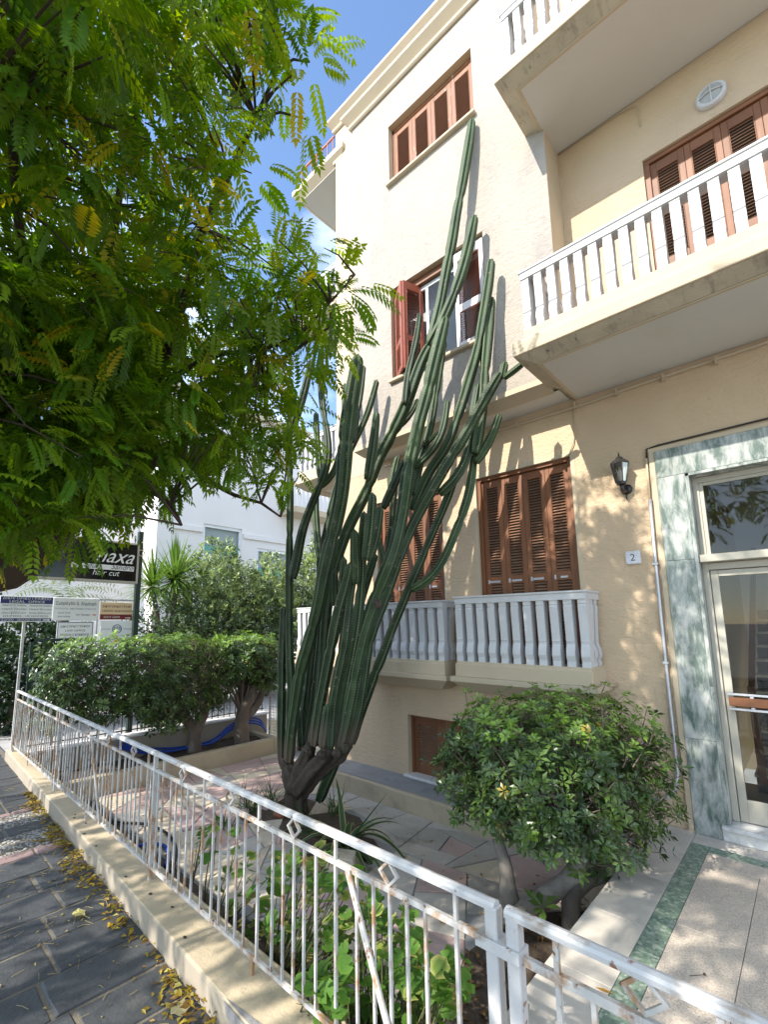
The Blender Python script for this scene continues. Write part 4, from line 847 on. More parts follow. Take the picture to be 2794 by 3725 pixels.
# ================================================================== CACTUS
cac = empty('candelabra_cactus', (-4.45, 3.66, G0), 'tall branching columnar cactus with ribbed dark green stems in the garden', 'cactus')
def cactusmat():
    m = bpy.data.materials.new('cactus skin'); m.use_nodes = True; nt = m.node_tree; N = nt.nodes; l = nt.links.new; b = N['Principled BSDF']
    a = N.new('ShaderNodeAttribute'); a.attribute_name = 'rib'; sp_ = N.new('ShaderNodeSeparateColor'); l(a.outputs['Color'], sp_.inputs['Color'])
    ge = N.new('ShaderNodeNewGeometry'); n = N.new('ShaderNodeTexNoise'); n.inputs['Scale'].default_value = 5; n.inputs['Detail'].default_value = 6; l(ge.outputs['Position'], n.inputs['Vector'])
    r = N.new('ShaderNodeValToRGB'); e = r.color_ramp.elements; e[0].position = 0.3; e[0].color = (0.015, 0.033, 0.012, 1); e[1].position = 0.72; e[1].color = (0.040, 0.072, 0.027, 1)
    oi = N.new('ShaderNodeObjectInfo'); hv = N.new('ShaderNodeHueSaturation'); mo = N.new('ShaderNodeMapRange'); mo.inputs['To Min'].default_value = 0.7; mo.inputs['To Max'].default_value = 1.45; l(oi.outputs['Random'], mo.inputs['Value'])
    l(n.outputs['Fac'], r.inputs['Fac']); l(r.outputs['Color'], hv.inputs['Color']); l(mo.outputs['Result'], hv.inputs['Value'])
    # grey waxy bloom in streaks
    n3 = N.new('ShaderNodeTexNoise'); n3.inputs['Scale'].default_value = 2.2; n3.inputs['Detail'].default_value = 3; l(ge.outputs['Position'], n3.inputs['Vector'])
    mr = N.new('ShaderNodeMapRange'); mr.inputs['From Min'].default_value = 0.5; mr.inputs['From Max'].default_value = 0.75; mr.inputs['To Max'].default_value = 0.4; l(n3.outputs['Fac'], mr.inputs['Value'])
    x0 = N.new('ShaderNodeMix'); x0.data_type = 'RGBA'; l(mr.outputs['Result'], x0.inputs['Factor']); l(hv.outputs['Color'], x0.inputs['A']); x0.inputs['B'].default_value = (0.065, 0.092, 0.066, 1)
    # areoles: pale corky dots along the rib crests (green channel runs along the stem)
    wv = N.new('ShaderNodeMath'); wv.operation = 'SINE'; ml = N.new('ShaderNodeMath'); ml.operation = 'MULTIPLY'; ml.inputs[1].default_value = 2*math.pi/0.028
    l(sp_.outputs['Green'], ml.inputs[0]); l(ml.outputs[0], wv.inputs[0])
    m1 = N.new('ShaderNodeMapRange'); m1.inputs['From Min'].default_value = -0.2; m1.inputs['From Max'].default_value = 0.9; m1.inputs['To Min'].default_value = 0.25; l(wv.outputs[0], m1.inputs['Value'])
    m2 = N.new('ShaderNodeMapRange'); m2.inputs['From Min'].default_value = 0.80; m2.inputs['From Max'].default_value = 1.0; l(sp_.outputs['Red'], m2.inputs['Value'])
    mm = N.new('ShaderNodeMath'); mm.operation = 'MULTIPLY'; l(m1.outputs['Result'], mm.inputs[0]); l(m2.outputs['Result'], mm.inputs[1])
    x1 = N.new('ShaderNodeMix'); x1.data_type = 'RGBA'; l(mm.outputs[0], x1.inputs['Factor']); l(x0.outputs['Result'], x1.inputs['A']); x1.inputs['B'].default_value = (0.26, 0.25, 0.17, 1)
    # corky base (blue channel)
    x2 = N.new('ShaderNodeMix'); x2.data_type = 'RGBA'; l(sp_.outputs['Blue'], x2.inputs['Factor']); l(x1.outputs['Result'], x2.inputs['A']); x2.inputs['B'].default_value = (0.15, 0.11, 0.08, 1)
    n4 = N.new('ShaderNodeTexNoise'); n4.inputs['Scale'].default_value = 16; n4.inputs['Detail'].default_value = 5; l(ge.outputs['Position'], n4.inputs['Vector'])
    m4 = N.new('ShaderNodeMapRange'); m4.inputs['From Min'].default_value = 0.64; m4.inputs['From Max'].default_value = 0.70; m4.inputs['To Max'].default_value = 0.75; l(n4.outputs['Fac'], m4.inputs['Value'])
    x3 = N.new('ShaderNodeMix'); x3.data_type = 'RGBA'; l(m4.outputs['Result'], x3.inputs['Factor']); l(x2.outputs['Result'], x3.inputs['A']); x3.inputs['B'].default_value = (0.17, 0.14, 0.10, 1)
    bp = N.new('ShaderNodeBump'); bp.inputs['Strength'].default_value = 0.35; bp.inputs['Distance'].default_value = 0.006; l(n4.outputs['Fac'], bp.inputs['Height']); l(bp.outputs['Normal'], b.inputs['Normal'])
    l(x3.outputs['Result'], b.inputs['Base Color']); b.inputs['Roughness'].default_value = 0.55; b.inputs['Specular IOR Level'].default_value = 0.3
    return m
MT['cactus'] = cactusmat()
def resample(pts, step):
    out = [pts[0]]
    P_ = [pts[0]]+pts+[pts[-1]]
    for i in range(1, len(P_)-2):
        p0, p1, p2, p3 = P_[i-1], P_[i], P_[i+1], P_[i+2]; n = max(1, int((p2-p1).length/step))
        for k in range(1, n+1):
            t = k/n; out.append(0.5*((2*p1)+(p2-p0)*t+(2*p0-5*p1+4*p2-p3)*t*t+(3*p1-p0-3*p2+p3)*t*t*t))
    return out
def stem(px, y0, y1, r=0.075, tip=True, corky=False, waists=(), name='stem', r0=None):
    """px: pixels from base to tip on planes Y running from y0 to y1"""
    n = len(px); cum = [0]
    for i in range(1, n): cum.append(cum[-1]+math.hypot(px[i][0]-px[i-1][0], px[i][1]-px[i-1][1]))
    pts = [onY(p[0], p[1], y0+(y1-y0)*(cum[i]/cum[-1])) for i, p in enumerate(px)]
    pts = resample(pts, 0.035); k = len(pts); L_ = [0]
    for _ in range(30): pts = [pts[0]]+[(pts[i-1]+pts[i]*2+pts[i+1])/4 for i in range(1, k-1)]+[pts[-1]]
    for i in range(1, k): L_.append(L_[-1]+(pts[i]-pts[i-1]).length)
    tot = L_[-1]; ph = R.uniform(0, 9); jw = [R.uniform(0.45, 0.8)*1.0 for _ in range(6)]
    nj = max(0, int(tot/1.1)); joints = [tot*(j+1+R.uniform(-0.25, 0.25))/(nj+1) for j in range(nj)]
    rad = []
    for i in range(k):
        s = L_[i]; f = 1+0.05*math.sin(s*5+ph)
        for j in joints: f *= 1-0.22*math.exp(-((s-j)/0.045)**2)
        f *= 1-0.25*math.exp(-(s/0.05)**2)
        if tip:
            e = tot-s
            tl = 0.34
            if e < tl: f *= (0.80+0.20*e/tl)
            if e < r*1.15: f *= max(0.08, math.sqrt(max(0.0, 1-((r*1.15-e)/(r*1.15))**2)))
        rr = r if r0 is None else r0+(r-r0)*min(1, s/tot*1.5)
        rad.append(rr*f)
    if tip:   # close the dome
        pts.append(pts[-1]+(pts[-1]-pts[-2]).normalized()*0.006); rad.append(0.003); L_.append(tot)
    b = MB(); b.tube(pts, rad, 30, 0, True, ribs=R.choice((5, 6, 6)), ribamp=0.43, colf=lambda c, i: (c, L_[i], max(0.0, (1-L_[i]/0.35)) if corky else 0.0, 1))
    return b.obj(name, MT['cactus'], cac, smooth=True, colname='rib', fix=False)
ST = [
 # left group
 ([(1022, 2768), (1021, 2660), (1024, 2520), (1025, 2383), (1030, 2300), (1031, 2205)], 3.62, 3.55, 0.062, 1),
 ([(1050, 2775), (1056, 2603), (1057, 2466), (1052, 2355), (1051, 2232), (1051, 2097), (1052, 1991), (1054, 1870), (1054, 1780), (1051, 1700), (1048, 1600), (1062, 1480), (1073, 1414)], 3.62, 3.45, 0.070, 1),
 ([(1062, 1560), (1082, 1506), (1103, 1444), (1118, 1376), (1134, 1305)], 3.47, 3.5, 0.062, 0),
 ([(1062, 2105), (1080, 2036), (1091, 1961), (1110, 1895), (1137, 1825), (1161, 1771), (1180, 1725), (1194, 1680), (1195, 1620), (1186, 1552), (1175, 1493), (1168, 1430), (1167, 1352), (1167, 1284)], 3.50, 3.75, 0.068, 0),
 ([(1164, 1735), (1158, 1661), (1152, 1590), (1149, 1498)], 3.62, 3.7, 0.052, 0),
 ([(1158, 1775), (1185, 1765), (1210, 1737), (1228, 1692), (1236, 1640)], 3.65, 3.8, 0.055, 0),
 # the big foreground column
 ([(1050, 2772), (1058, 2660), (1075, 2550), (1090, 2440), (1108, 2390), (1122, 2340), (1143, 2262), (1161, 2187), (1176, 2097), (1197, 2006), (1218, 1916), (1239, 1825), (1247, 1760), (1254, 1670), (1257, 1600), (1267, 1512), (1283, 1417), (1296, 1340), (1303, 1288)], 3.60, 3.30, 0.080, 1),
 # pale stems behind it
 ([(1110, 2730), (1140, 2560), (1155, 2420), (1165, 2320), (1170, 2230), (1163, 2100), (1161, 2036), (1182, 1946), (1197, 1870), (1221, 1780), (1250, 1690), (1289, 1607), (1329, 1525), (1351, 1457), (1372, 1381)], 3.85, 4.40, 0.066, 1),
 ([(1163, 2036), (1158, 1991), (1152, 1931), (1146, 1860), (1150, 1800)], 4.0, 4.05, 0.055, 0),
 ([(1235, 1730), (1252, 1600), (1253, 1471), (1255, 1394)], 4.15, 4.35, 0.052, 0),
 ([(1285, 1610), (1297, 1512), (1311, 1430), (1324, 1330)], 4.2, 4.42, 0.058, 0),
 # long diagonal with the two topmost arms
 ([(1128, 2725), (1155, 2590), (1172, 2440), (1180, 2300), (1195, 2160), (1215, 2069), (1230, 2021), (1251, 1955), (1270, 1907), (1306, 1840), (1338, 1775), (1377, 1663), (1430, 1570), (1484, 1451), (1537, 1298), (1568, 1248)], 3.72, 4.22, 0.076, 1),
 ([(1566, 1252), (1582, 1180), (1599, 1123), (1620, 1003), (1645, 882), (1662, 769), (1680, 684), (1698, 577), (1712, 492), (1718, 430)], 4.22, 4.53, 0.064, 0),
 ([(1562, 1256), (1590, 1210), (1613, 1166), (1648, 1081), (1677, 1003), (1698, 925), (1716, 847), (1728, 781)], 4.20, 4.42, 0.070, 0),
 ([(1336, 1745), (1342, 1700), (1354, 1634), (1365, 1552), (1369, 1494)], 3.74, 3.7, 0.063, 0),
 ([(1472, 1470), (1480, 1381), (1494, 1319), (1508, 1268), (1520, 1205), (1527, 1138)], 4.05, 4.3, 0.050, 0),
 # dark upright beside it
 ([(1232, 2735), (1245, 2680), (1270, 2560), (1290, 2450), (1310, 2350), (1338, 2250), (1366, 2180), (1391, 2106), (1414, 2059), (1438, 1995), (1454, 1916), (1472, 1821), (1480, 1742), (1494, 1670), (1511, 1600), (1522, 1540), (1552, 1440), (1575, 1340), (1600, 1240), (1622, 1150)], 3.60, 4.10, 0.070, 1),
 # long pale diagonal to the right
 ([(1264, 2712), (1281, 2659), (1303, 2576), (1320, 2466), (1336, 2355), (1352, 2296), (1372, 2240), (1398, 2180), (1420, 2112), (1445, 2050), (1464, 1995), (1490, 1932), (1527, 1859), (1568, 1790), (1598, 1733), (1640, 1665), (1686, 1598), (1712, 1547), (1748, 1482), (1784, 1417), (1824, 1352)], 3.72, 4.15, 0.066, 1),
 ([(1826, 1374), (1836, 1345), (1839, 1312)], 4.15, 4.2, 0.050, 0),
 ([(1836, 1376), (1871, 1358), (1895, 1336), (1912, 1316)], 4.15, 4.16, 0.047, 0),
 ([(1498, 1855), (1521, 1799), (1546, 1742), (1572, 1688), (1600, 1664), (1625, 1634), (1647, 1562), (1668, 1507), (1683, 1460), (1705, 1381), (1732, 1295), (1755, 1166), (1776, 1038), (1788, 942)], 4.1, 4.44, 0.058, 0),
 ([(1728, 1650), (1737, 1598), (1748, 1525), (1762, 1440), (1760, 1381), (1768, 1304), (1779, 1180), (1789, 1080)], 4.2, 4.47, 0.055, 0),
 ([(1600, 1798), (1620, 1786), (1657, 1757), (1686, 1706), (1708, 1652), (1715, 1598), (1722, 1525), (1733, 1453), (1743, 1392)], 4.1, 4.32, 0.052, 0),
 ([(1732, 1682), (1745, 1668), (1766, 1634), (1795, 1580), (1819, 1504)], 4.25, 4.45, 0.046, 0),
 ([(1497, 2146), (1527, 2141), (1572, 2106), (1606, 2059), (1628, 2011), (1660, 1932), (1685, 1869), (1707, 1806), (1715, 1760), (1722, 1706), (1727, 1645)], 4.0, 4.32, 0.052, 0),
 ([(1278, 2705), (1300, 2620), (1331, 2537), (1353, 2471), (1380, 2410), (1408, 2344), (1424, 2280), (1451, 2233), (1467, 2185), (1489, 2131), (1518, 2068), (1540, 2017), (1568, 1948), (1597, 1885), (1616, 1840), (1632, 1800), (1654, 1742), (1664, 1700)], 3.85, 4.25, 0.060, 1),
 # middle thicket
 ([(1500, 1800), (1520, 1724), (1531, 1670), (1548, 1616), (1563, 1580), (1571, 1525), (1582, 1453), (1589, 1399), (1603, 1326), (1617, 1234)], 4.05, 4.38, 0.050, 0),
 ([(1505, 1702), (1524, 1690), (1567, 1652), (1603, 1598), (1618, 1543), (1622, 1507), (1628, 1452)], 4.0, 4.15, 0.050, 0),
 ([(1540, 1622), (1574, 1607), (1590, 1585), (1599, 1562)], 4.1, 4.05, 0.036, 0),
 ([(1393, 1850), (1413, 1815), (1420, 1790), (1445, 1736), (1478, 1668)], 3.95, 4.1, 0.050, 0),
 ([(1395, 2110), (1404, 2043), (1416, 1980), (1426, 1885), (1429, 1815), (1440, 1745)], 4.1, 4.35, 0.045, 0),
 ([(1420, 1790), (1432, 1742), (1434, 1701), (1450, 1655)], 4.45, 4.5, 0.048, 0),
 ([(1395, 2050), (1385, 1990), (1372, 1940)], 4.3, 4.4, 0.045, 0),
 ([(1440, 1560), (1475, 1535), (1502, 1500), (1520, 1450)], 4.2, 4.4, 0.045, 0),
 # short dark pads in front
 ([(1292, 2125), (1295, 2060), (1290, 1991), (1289, 1925)], 3.55, 3.5, 0.062, 0),
 ([(1243, 2155), (1247, 2081), (1251, 2024)], 3.5, 3.48, 0.050, 0),
 ([(1330, 2036), (1342, 1961), (1351, 1870), (1355, 1791)], 3.5, 3.5, 0.064, 0),
 ([(1338, 2040), (1356, 1991), (1373, 1916), (1382, 1840)], 3.55, 3.58, 0.060, 0),
 ([(1218, 2200), (1211, 2127), (1218, 2070)], 3.6, 3.62, 0.052, 0),
 # the middle columns down to the crown
 ([(1229, 2705), (1237, 2631), (1251, 2521), (1270, 2438), (1281, 2372), (1296, 2292), (1303, 2232), (1312, 2142), (1316, 2051), (1314, 1990), (1325, 1860)], 3.62, 3.68, 0.066, 1),
 ([(1143, 2712), (1154, 2631), (1166, 2548), (1182, 2466), (1198, 2383), (1215, 2292), (1227, 2232), (1240, 2172), (1266, 2112), (1273, 2045)], 3.50, 3.45, 0.068, 1),
 ([(1200, 2722), (1207, 2576), (1226, 2466), (1251, 2355), (1262, 2240), (1270, 2172), (1285, 2100)], 3.48, 3.55, 0.056, 0),
 ([(1098, 2715), (1095, 2640), (1094, 2580)], 3.8, 3.85, 0.060, 0),
 ([(1160, 2912), (1182, 2852), (1214, 2786), (1235, 2735)], 3.72, 3.75, 0.080, 0),
 ([(1172, 2720), (1178, 2660), (1187, 2600), (1190, 2560)], 3.42, 3.4, 0.046, 1),
]
ST += [([(1180, 2722), (1215, 2560), (1255, 2400), (1290, 2260), (1330, 2120), (1365, 2010)], 3.9, 4.1, 0, 1), ([(1245, 2720), (1275, 2560), (1310, 2420), (1345, 2300), (1385, 2190), (1412, 2095)], 3.95, 4.12, 0, 1), ([(1092, 2730), (1112, 2560), (1130, 2400), (1150, 2250)], 3.92, 4.0, 0, 1)]
STEM_R = [(.044,.05),(.036,.055),.038,(.032,.046),.031,.034,(.076,.06),(.035,.052),.038,.031,.033,(.068,.052),.045,.058,.043,.034,(.066,.062),(.043,.062),.036,.033,.045,.046,.040,.036,.036,(.037,.048),.034,.031,.022,.037,.032,.036,.032,.033,.042,.034,.056,.052,.042,(.052,.06),(.048,.058),.050,.045,.062,.040,.045,.045,.045]      # stem radius, or (upper, lower)
for (px, y0, y1, _, ck), r in zip(ST, STEM_R):
    g_ = lambda v: v*(1.33 if v < 0.05 else 1.1)
    if isinstance(r, tuple): stem(px, y0, y1, g_(r[0]), True, bool(ck), r0=g_(r[1]))
    else: stem(px, y0, y1, g_(r), True, bool(ck))
# corky crown and trunk
def limb(px, y0, y1, rads, m, parent, name, n=14, bumpy=0.10, step=0.05, smooth=True, ribs=0):
    pts = [onY(p[0], p[1], y0+(y1-y0)*i/(len(px)-1)) for i, p in enumerate(px)]; return limb3(pts, rads, m, parent, name, n, bumpy, step, smooth, None, ribs)
def limb3(pts, rads, m, parent, name, n=12, bumpy=0.10, step=0.05, smooth=True, mb=None, ribs=0):
    pts = [Vector(p) for p in pts]; rs = resample(pts, step); k = len(rs); b = mb or MB()
    # radius by nearest fraction of chord length
    cl = [0]
    for i in range(1, len(pts)): cl.append(cl[-1]+(pts[i]-pts[i-1]).length)
    rl = [0]
    for i in range(1, k): rl.append(rl[-1]+(rs[i]-rs[i-1]).length)
    rr = []
    for i in range(k):
        s = rl[i]/max(rl[-1], 1e-6)*cl[-1]; j = 0
        while j < len(cl)-2 and cl[j+1] < s: j += 1
        t = (s-cl[j])/max(cl[j+1]-cl[j], 1e-6); rr.append((rads[j]+(rads[j+1]-rads[j])*min(1, max(0, t)))*(1+R.uniform(-bumpy, bumpy)*0.5))
    v0 = len(b.v); b.tube(rs, rr, n, 0, True, ribs, 0.28 if ribs else 0)
    for i in range(v0, len(b.v)):
        q = Vector(b.v[i]); f = bumpy*0.35*rr[min(k-1, (i-v0)//n)]; b.v[i] = (q.x+R.uniform(-f, f), q.y+R.uniform(-f, f), q.z+R.uniform(-f, f))
    if mb is None: return b.obj(name, m, parent, smooth=smooth, fix=False)
limb([(1076, 2965), (1073, 2900), (1070, 2850), (1055, 2805), (1036, 2762)], 3.62, 3.62, [0.155, 0.135, 0.125, 0.105, 0.085], MT['corky'], cac, 'trunk', 28, 0.25, ribs=7)
limb([(1072, 2880), (1090, 2810), (1112, 2755), (1128, 2715)], 3.56, 3.56, [0.12, 0.10, 0.09, 0.07], MT['corky'], cac, 'trunk', 24, 0.25, ribs=5)
limb([(1085, 2870), (1130, 2805), (1170, 2762), (1200, 2722)], 3.56, 3.52, [0.10, 0.095, 0.085, 0.065], MT['corky'], cac, 'trunk', 24, 0.25, ribs=5)
limb([(1090, 2890), (1150, 2820), (1205, 2770), (1245, 2738), (1268, 2706)], 3.64, 3.70, [0.095, 0.09, 0.085, 0.08, 0.06], MT['corky'], cac, 'trunk', 24, 0.25, ribs=5)
for (px_, py_, yy) in ((1118, 2735, 3.44), (1168, 2748, 3.42), (1222, 2742, 3.48), (1252, 2722, 3.55), (1372, 2195, 3.58)):
    c = onY(px_, py_, yy); b = MB(); dv = Vector((0.35, -0.85, 0.2)).normalized(); b.tube([c-dv*0.05, c-dv*0.01, c+dv*0.02, c+dv*0.03, c+dv*0.012], [0.045, 0.048, 0.042, 0.03, 0.018], 12); b.obj('cut_scar', MT['corky'], cac, smooth=True)

# ================================================================== FOLIAGE TOOLS
def leaf_quad(b, base, d, nrm, ln, wd, col, fold=0.18, curl=0.0):
    """pointed leaf of 4 triangles: base, two shoulders, mid, tip"""
    d = d.normalized(); s = d.cross(nrm).normalized(); nn = s.cross(d)
    p0 = base; p1 = base+d*(ln*0.45)+s*(wd/2)+nn*(wd*fold); p2 = base+d*(ln*0.45)-s*(wd/2)+nn*(wd*fold); pm = base+d*(ln*0.5); p3 = base+d*ln-nn*(ln*curl)
    b.add([p0, p1, pm, p2, p3], [(0, 2, 1), (0, 3, 2), (1, 2, 4), (2, 3, 4)], 0, col)
def rnd_unit(rr):
    while True:
        v = Vector((rr.uniform(-1, 1), rr.uniform(-1, 1), rr.uniform(-1, 1)))
        if 0.05 < v.length < 1: return v.normalized()
def jcol(c, rr, v=0.25, hue=0.08):
    f = 1+rr.uniform(-v, v); return (max(0, c[0]*f*(1+rr.uniform(-hue, hue))), max(0, c[1]*f), max(0, c[2]*f*(1+rr.uniform(-hue, hue))), 1)
def compound_leaf(b, base, d, ln, col, rr, pairs=6, llen=0.075, lw=0.026):
    """pinnate leaf: arching rachis with leaflets in pairs and one at the end"""
    d = d.normalized(); side = d.cross(Vector((0, 0, 1)))
    if side.length < 0.1: side = Vector((1, 0, 0))
    side.normalize(); side = (side+Vector((0, 0, rr.uniform(-0.35, 0.35)))).normalized(); p = Vector(base); dd = d.copy(); seg = ln/(pairs+1)
    for k in range(pairs+1):
        dd = (dd+Vector((0, 0, -0.10))).normalized(); q = p+dd*seg; nn = side.cross(dd).normalized()
        if k > 0 or pairs < 5:
            f = 0.75+0.35*math.sin(math.pi*(k+0.6)/(pairs+1))
            for sg in (-1, 1):
                ld = (dd*0.55+side*sg*0.8+Vector((0, 0, -0.25))).normalized()
                leaf_quad(b, q, ld, nn, llen*f*rr.uniform(0.85, 1.15), lw*f, col, 0.12, 0.10)
        p = q
    leaf_quad(b, p, dd, side.cross(dd).normalized(), llen, lw, col, 0.12, 0.1)
GREEN = (0.085, 0.185, 0.014); GREEN2 = (0.17, 0.28, 0.018); DARKG = (0.03, 0.078, 0.018); YEL = (0.46, 0.42, 0.03); YG = (0.22, 0.25, 0.022)

# ================================================================== STREET TREE over the garden
tree = empty('street_tree', (-5.6, -0.75, 0), 'large feathery leaved street tree with yellowing leaflets overhanging the garden', 'tree')
tw = MB()
def T(px, py, dist): d = ray(px, py).normalized(); return CAM+d*dist
trunk_pts = [(-5.6, -0.75, -0.05), (-5.55, -0.65, 0.8), (-5.5, -0.45, 1.5), (-5.35, -0.15, 2.05)]
limb3(trunk_pts, [0.30, 0.25, 0.24, 0.23], None, None, 't', 14, 0.12, 0.12, mb=tw)
fork = Vector((-5.35, -0.15, 2.05))
limbs = []
def L3(pts, rads):
    if limbs: rads = [q*0.62 for q in rads]
    limbs.append((pts, rads)); limb3(pts, rads, None, None, 't', 10, 0.10, 0.12, mb=tw)
L3([fork, T(20, 2070, 5.2), T(150, 1960, 5.0), T(330, 1830, 4.9), T(500, 1700, 4.9), T(640, 1620, 5.0)], [0.21, 0.19, 0.16, 0.12, 0.09, 0.07])
L3([T(330, 1830, 4.9), T(420, 1640, 4.8), T(450, 1450, 4.7), T(375, 1150, 4.6), T(410, 880, 4.6), T(450, 600, 4.7), T(520, 260, 4.9), T(560, 0, 5.1)], [0.09, 0.075, 0.065, 0.055, 0.045, 0.038, 0.03, 0.02])
L3([T(500, 1700, 4.9), T(560, 1420, 4.6), T(660, 1120, 4.4), T(740, 830, 4.3), T(830, 640, 4.3), T(930, 430, 4.4), T(1010, 250, 4.6)], [0.07, 0.06, 0.05, 0.042, 0.034, 0.026, 0.016])
L3([T(640, 1620, 5.0), T(760, 1500, 4.9), T(880, 1430, 4.7), T(1000, 1330, 4.5), T(1100, 1255, 4.35), T(1200, 1190, 4.2)], [0.06, 0.05, 0.04, 0.032, 0.024, 0.014])
L3([T(560, 1420, 4.6), T(760, 1300, 4.4), T(950, 1270, 4.2), T(1080, 1220, 4.1), T(1200, 1100, 4.1), T(1290, 1000, 4.1)], [0.04, 0.034, 0.028, 0.02, 0.016, 0.01])
L3([T(640, 1620, 5.0), T(740, 1730, 4.8), T(850, 1800, 4.6), T(950, 1830, 4.4), T(1020, 1880, 4.3)], [0.05, 0.04, 0.032, 0.024, 0.014])
L3([T(420, 1640, 4.8), T(240, 1400, 4.4), T(120, 1100, 4.0), T(60, 750, 3.8), T(40, 400, 3.8)], [0.06, 0.05, 0.045, 0.04, 0.03])
L3([T(150, 1960, 5.0), T(60, 1800, 4.3), T(-100, 1500, 3.9), T(-150, 1000, 3.6), T(-120, 400, 3.5)], [0.09, 0.075, 0.06, 0.05, 0.035])
L3([T(330, 1830, 4.9), T(520, 1790, 4.3), T(620, 1840, 3.9), T(660, 1910, 3.7)], [0.04, 0.03, 0.02, 0.012])
L3([fork, (-5.2, -0.9, 3.0), (-4.6, -1.6, 4.4), (-3.8, -2.2, 5.6), (-3.2, -2.6, 6.8)], [0.19, 0.15, 0.11, 0.08, 0.05])
L3([(-5.2, -0.9, 3.0), (-6.0, -1.8, 4.2), (-6.8, -2.2, 5.8), (-7.2, -2.2, 7.2)], [0.13, 0.1, 0.07, 0.04])
L3([(-4.6, -1.6, 4.4), (-3.4, -1.5, 5.0), (-2.2, -1.6, 5.6), (-1.2, -1.9, 6.0)], [0.09, 0.07, 0.05, 0.03])
tw.obj('trunk', MT['bark_dark'], tree, smooth=True, fix=False)
crown_poly = [(-500, -400), (900, -400), (1040, -200), (1000, 0), (1080, 80), (1150, 150), (1170, 280), (1150, 400), (1060, 530), (970, 630), (900, 670), (850, 660), (960, 800), (1020, 870), (1000, 930), (1100, 870), (1230, 870), (1280, 930), (1310, 1000), (1240, 1100), (1290, 1210), (1150, 1260), (1090, 1400), (1150, 1560), (1140, 1720), (1050, 1800), (1000, 1920), (930, 1920), (870, 1820), (830, 1700), (740, 1630), (640, 1680), (560, 1850), (470, 1800), (330, 1850), (230, 1960), (120, 1980), (-100, 1980), (-500, 1900)]
rr = random.Random(11)
cb_ = MB(); twg = MB()
def leaf_color(rr, yel):
    u = rr.random()
    if u < yel: return jcol(YEL, rr, 0.3)
    if u < yel*2.0: return jcol(YG, rr, 0.25)
    return jcol(GREEN if rr.random() < 0.45 else GREEN2, rr, 0.3)
def clump(c, n, rad, rr, yel=0.05, size=1.0, dirbias=None):
    out = rnd_unit(rr); out.z = abs(out.z)*0.3
    for k in range(n):
        o = rnd_unit(rr)*rad*rr.random()**0.5; d = (o.normalized()+Vector((0, 0, 0.05))+out*0.4)
        if dirbias: d = d+dirbias
        compound_leaf(cb_, c+o*0.6, d, rr.uniform(0.20, 0.34)*size, leaf_color(rr, yel), rr, rr.choice((7, 8, 9)), 0.067*size*rr.uniform(0.8, 1.2), 0.0285*size)
limbpts = []
for pts, rads in limbs:
    for q in resample([Vector(p) for p in pts], 0.25): limbpts.append(q)
ncl = 0; tries = 0
while ncl < 560 and tries < 60000:
    tries += 1
    px_, py_ = rr.uniform(-420, 1390), rr.uniform(-380, 2130)
    if py_ < 950 and rr.random() < 0.55: continue
    if px_ > 800 and py_ > 1300 and rr.random() < 0.4: continue
    if not inpoly((px_, py_), crown_poly): continue
    edge = px_ > 880
    dist = rr.uniform(3.6, 5.6) if not edge else rr.uniform(3.9, 4.8)
    if px_ < 500: dist = rr.uniform(3.3, 6.0)
    p = T(px_, py_, dist)
    if p.y > 3.7 or p.z > 7.6 or p.z < 1.9: continue
    near = min(limbpts, key=lambda q: (q-p).length_squared)
    if (near-p).length > 1.25: continue
    # thin places so the sky shows through
    hole = (math.sin(px_*0.011+1.3)*math.sin(py_*0.009+0.4)+math.sin(px_*0.023+py_*0.017))*0.5
    if hole > 0.55 and rr.random() < 0.8: continue
    if 700 < px_ < 1010 and 640 < py_ < 800 and rr.random() < 0.85: continue
    right_side = px_ > 800
    clump(p, rr.randint(8, 13) if not right_side else rr.randint(6, 10), rr.uniform(0.2, 0.34), rr, 0.08 if py_ > 500 and 250 < px_ < 900 and py_ < 1500 else 0.025, rr.uniform(0.72, 1.1))
    if (near-p).length > 0.12: twg.tube([near, (near+p)/2+Vector((0, 0, 0.05)), p], [0.010, 0.008, 0.004], 4)
    ncl += 1
k_ = 0
low_poly = [(-400, 1150), (450, 1150), (760, 1330), (760, 1560), (560, 1700), (300, 1830), (-400, 1930)]
while k_ < 260:
    px_, py_ = rr.uniform(-400, 760), rr.uniform(1150, 1930)
    if not inpoly((px_, py_), low_poly): continue
    p = T(px_, py_, rr.uniform(3.6, 6.2))
    if p.z < 2.2 or p.y > 3.4: continue
    clump(p, rr.randint(9, 13), rr.uniform(0.24, 0.36), rr, 0.02, rr.uniform(0.8, 1.15)); k_ += 1
# the part of the crown over the pavement and road, outside the photograph
n2 = 0
while n2 < 400:
    v = rnd_unit(rr)*rr.random()**0.4; p = Vector((-4.4+v.x*3.6, -1.7+v.y*2.2, 5.0+v.z*2.5))
    d = p-CAM; 
    if d.length < 1.9: continue
    dep = d.dot(fw); 
    if dep > 0.1:
        px_ = PCX+FPX*d.dot(rt)/dep
        if px_ > -380: continue
    clump(p, rr.randint(7, 10), 0.32, rr, 0.05, 1.1); n2 += 1
co_ = cb_.obj('crown', MT['leaf'], tree, colname='tint', fix=False); co_['kind'] = 'stuff'
twg.obj('twigs', MT['bark_dark'], tree, fix=False)['kind'] = 'stuff'

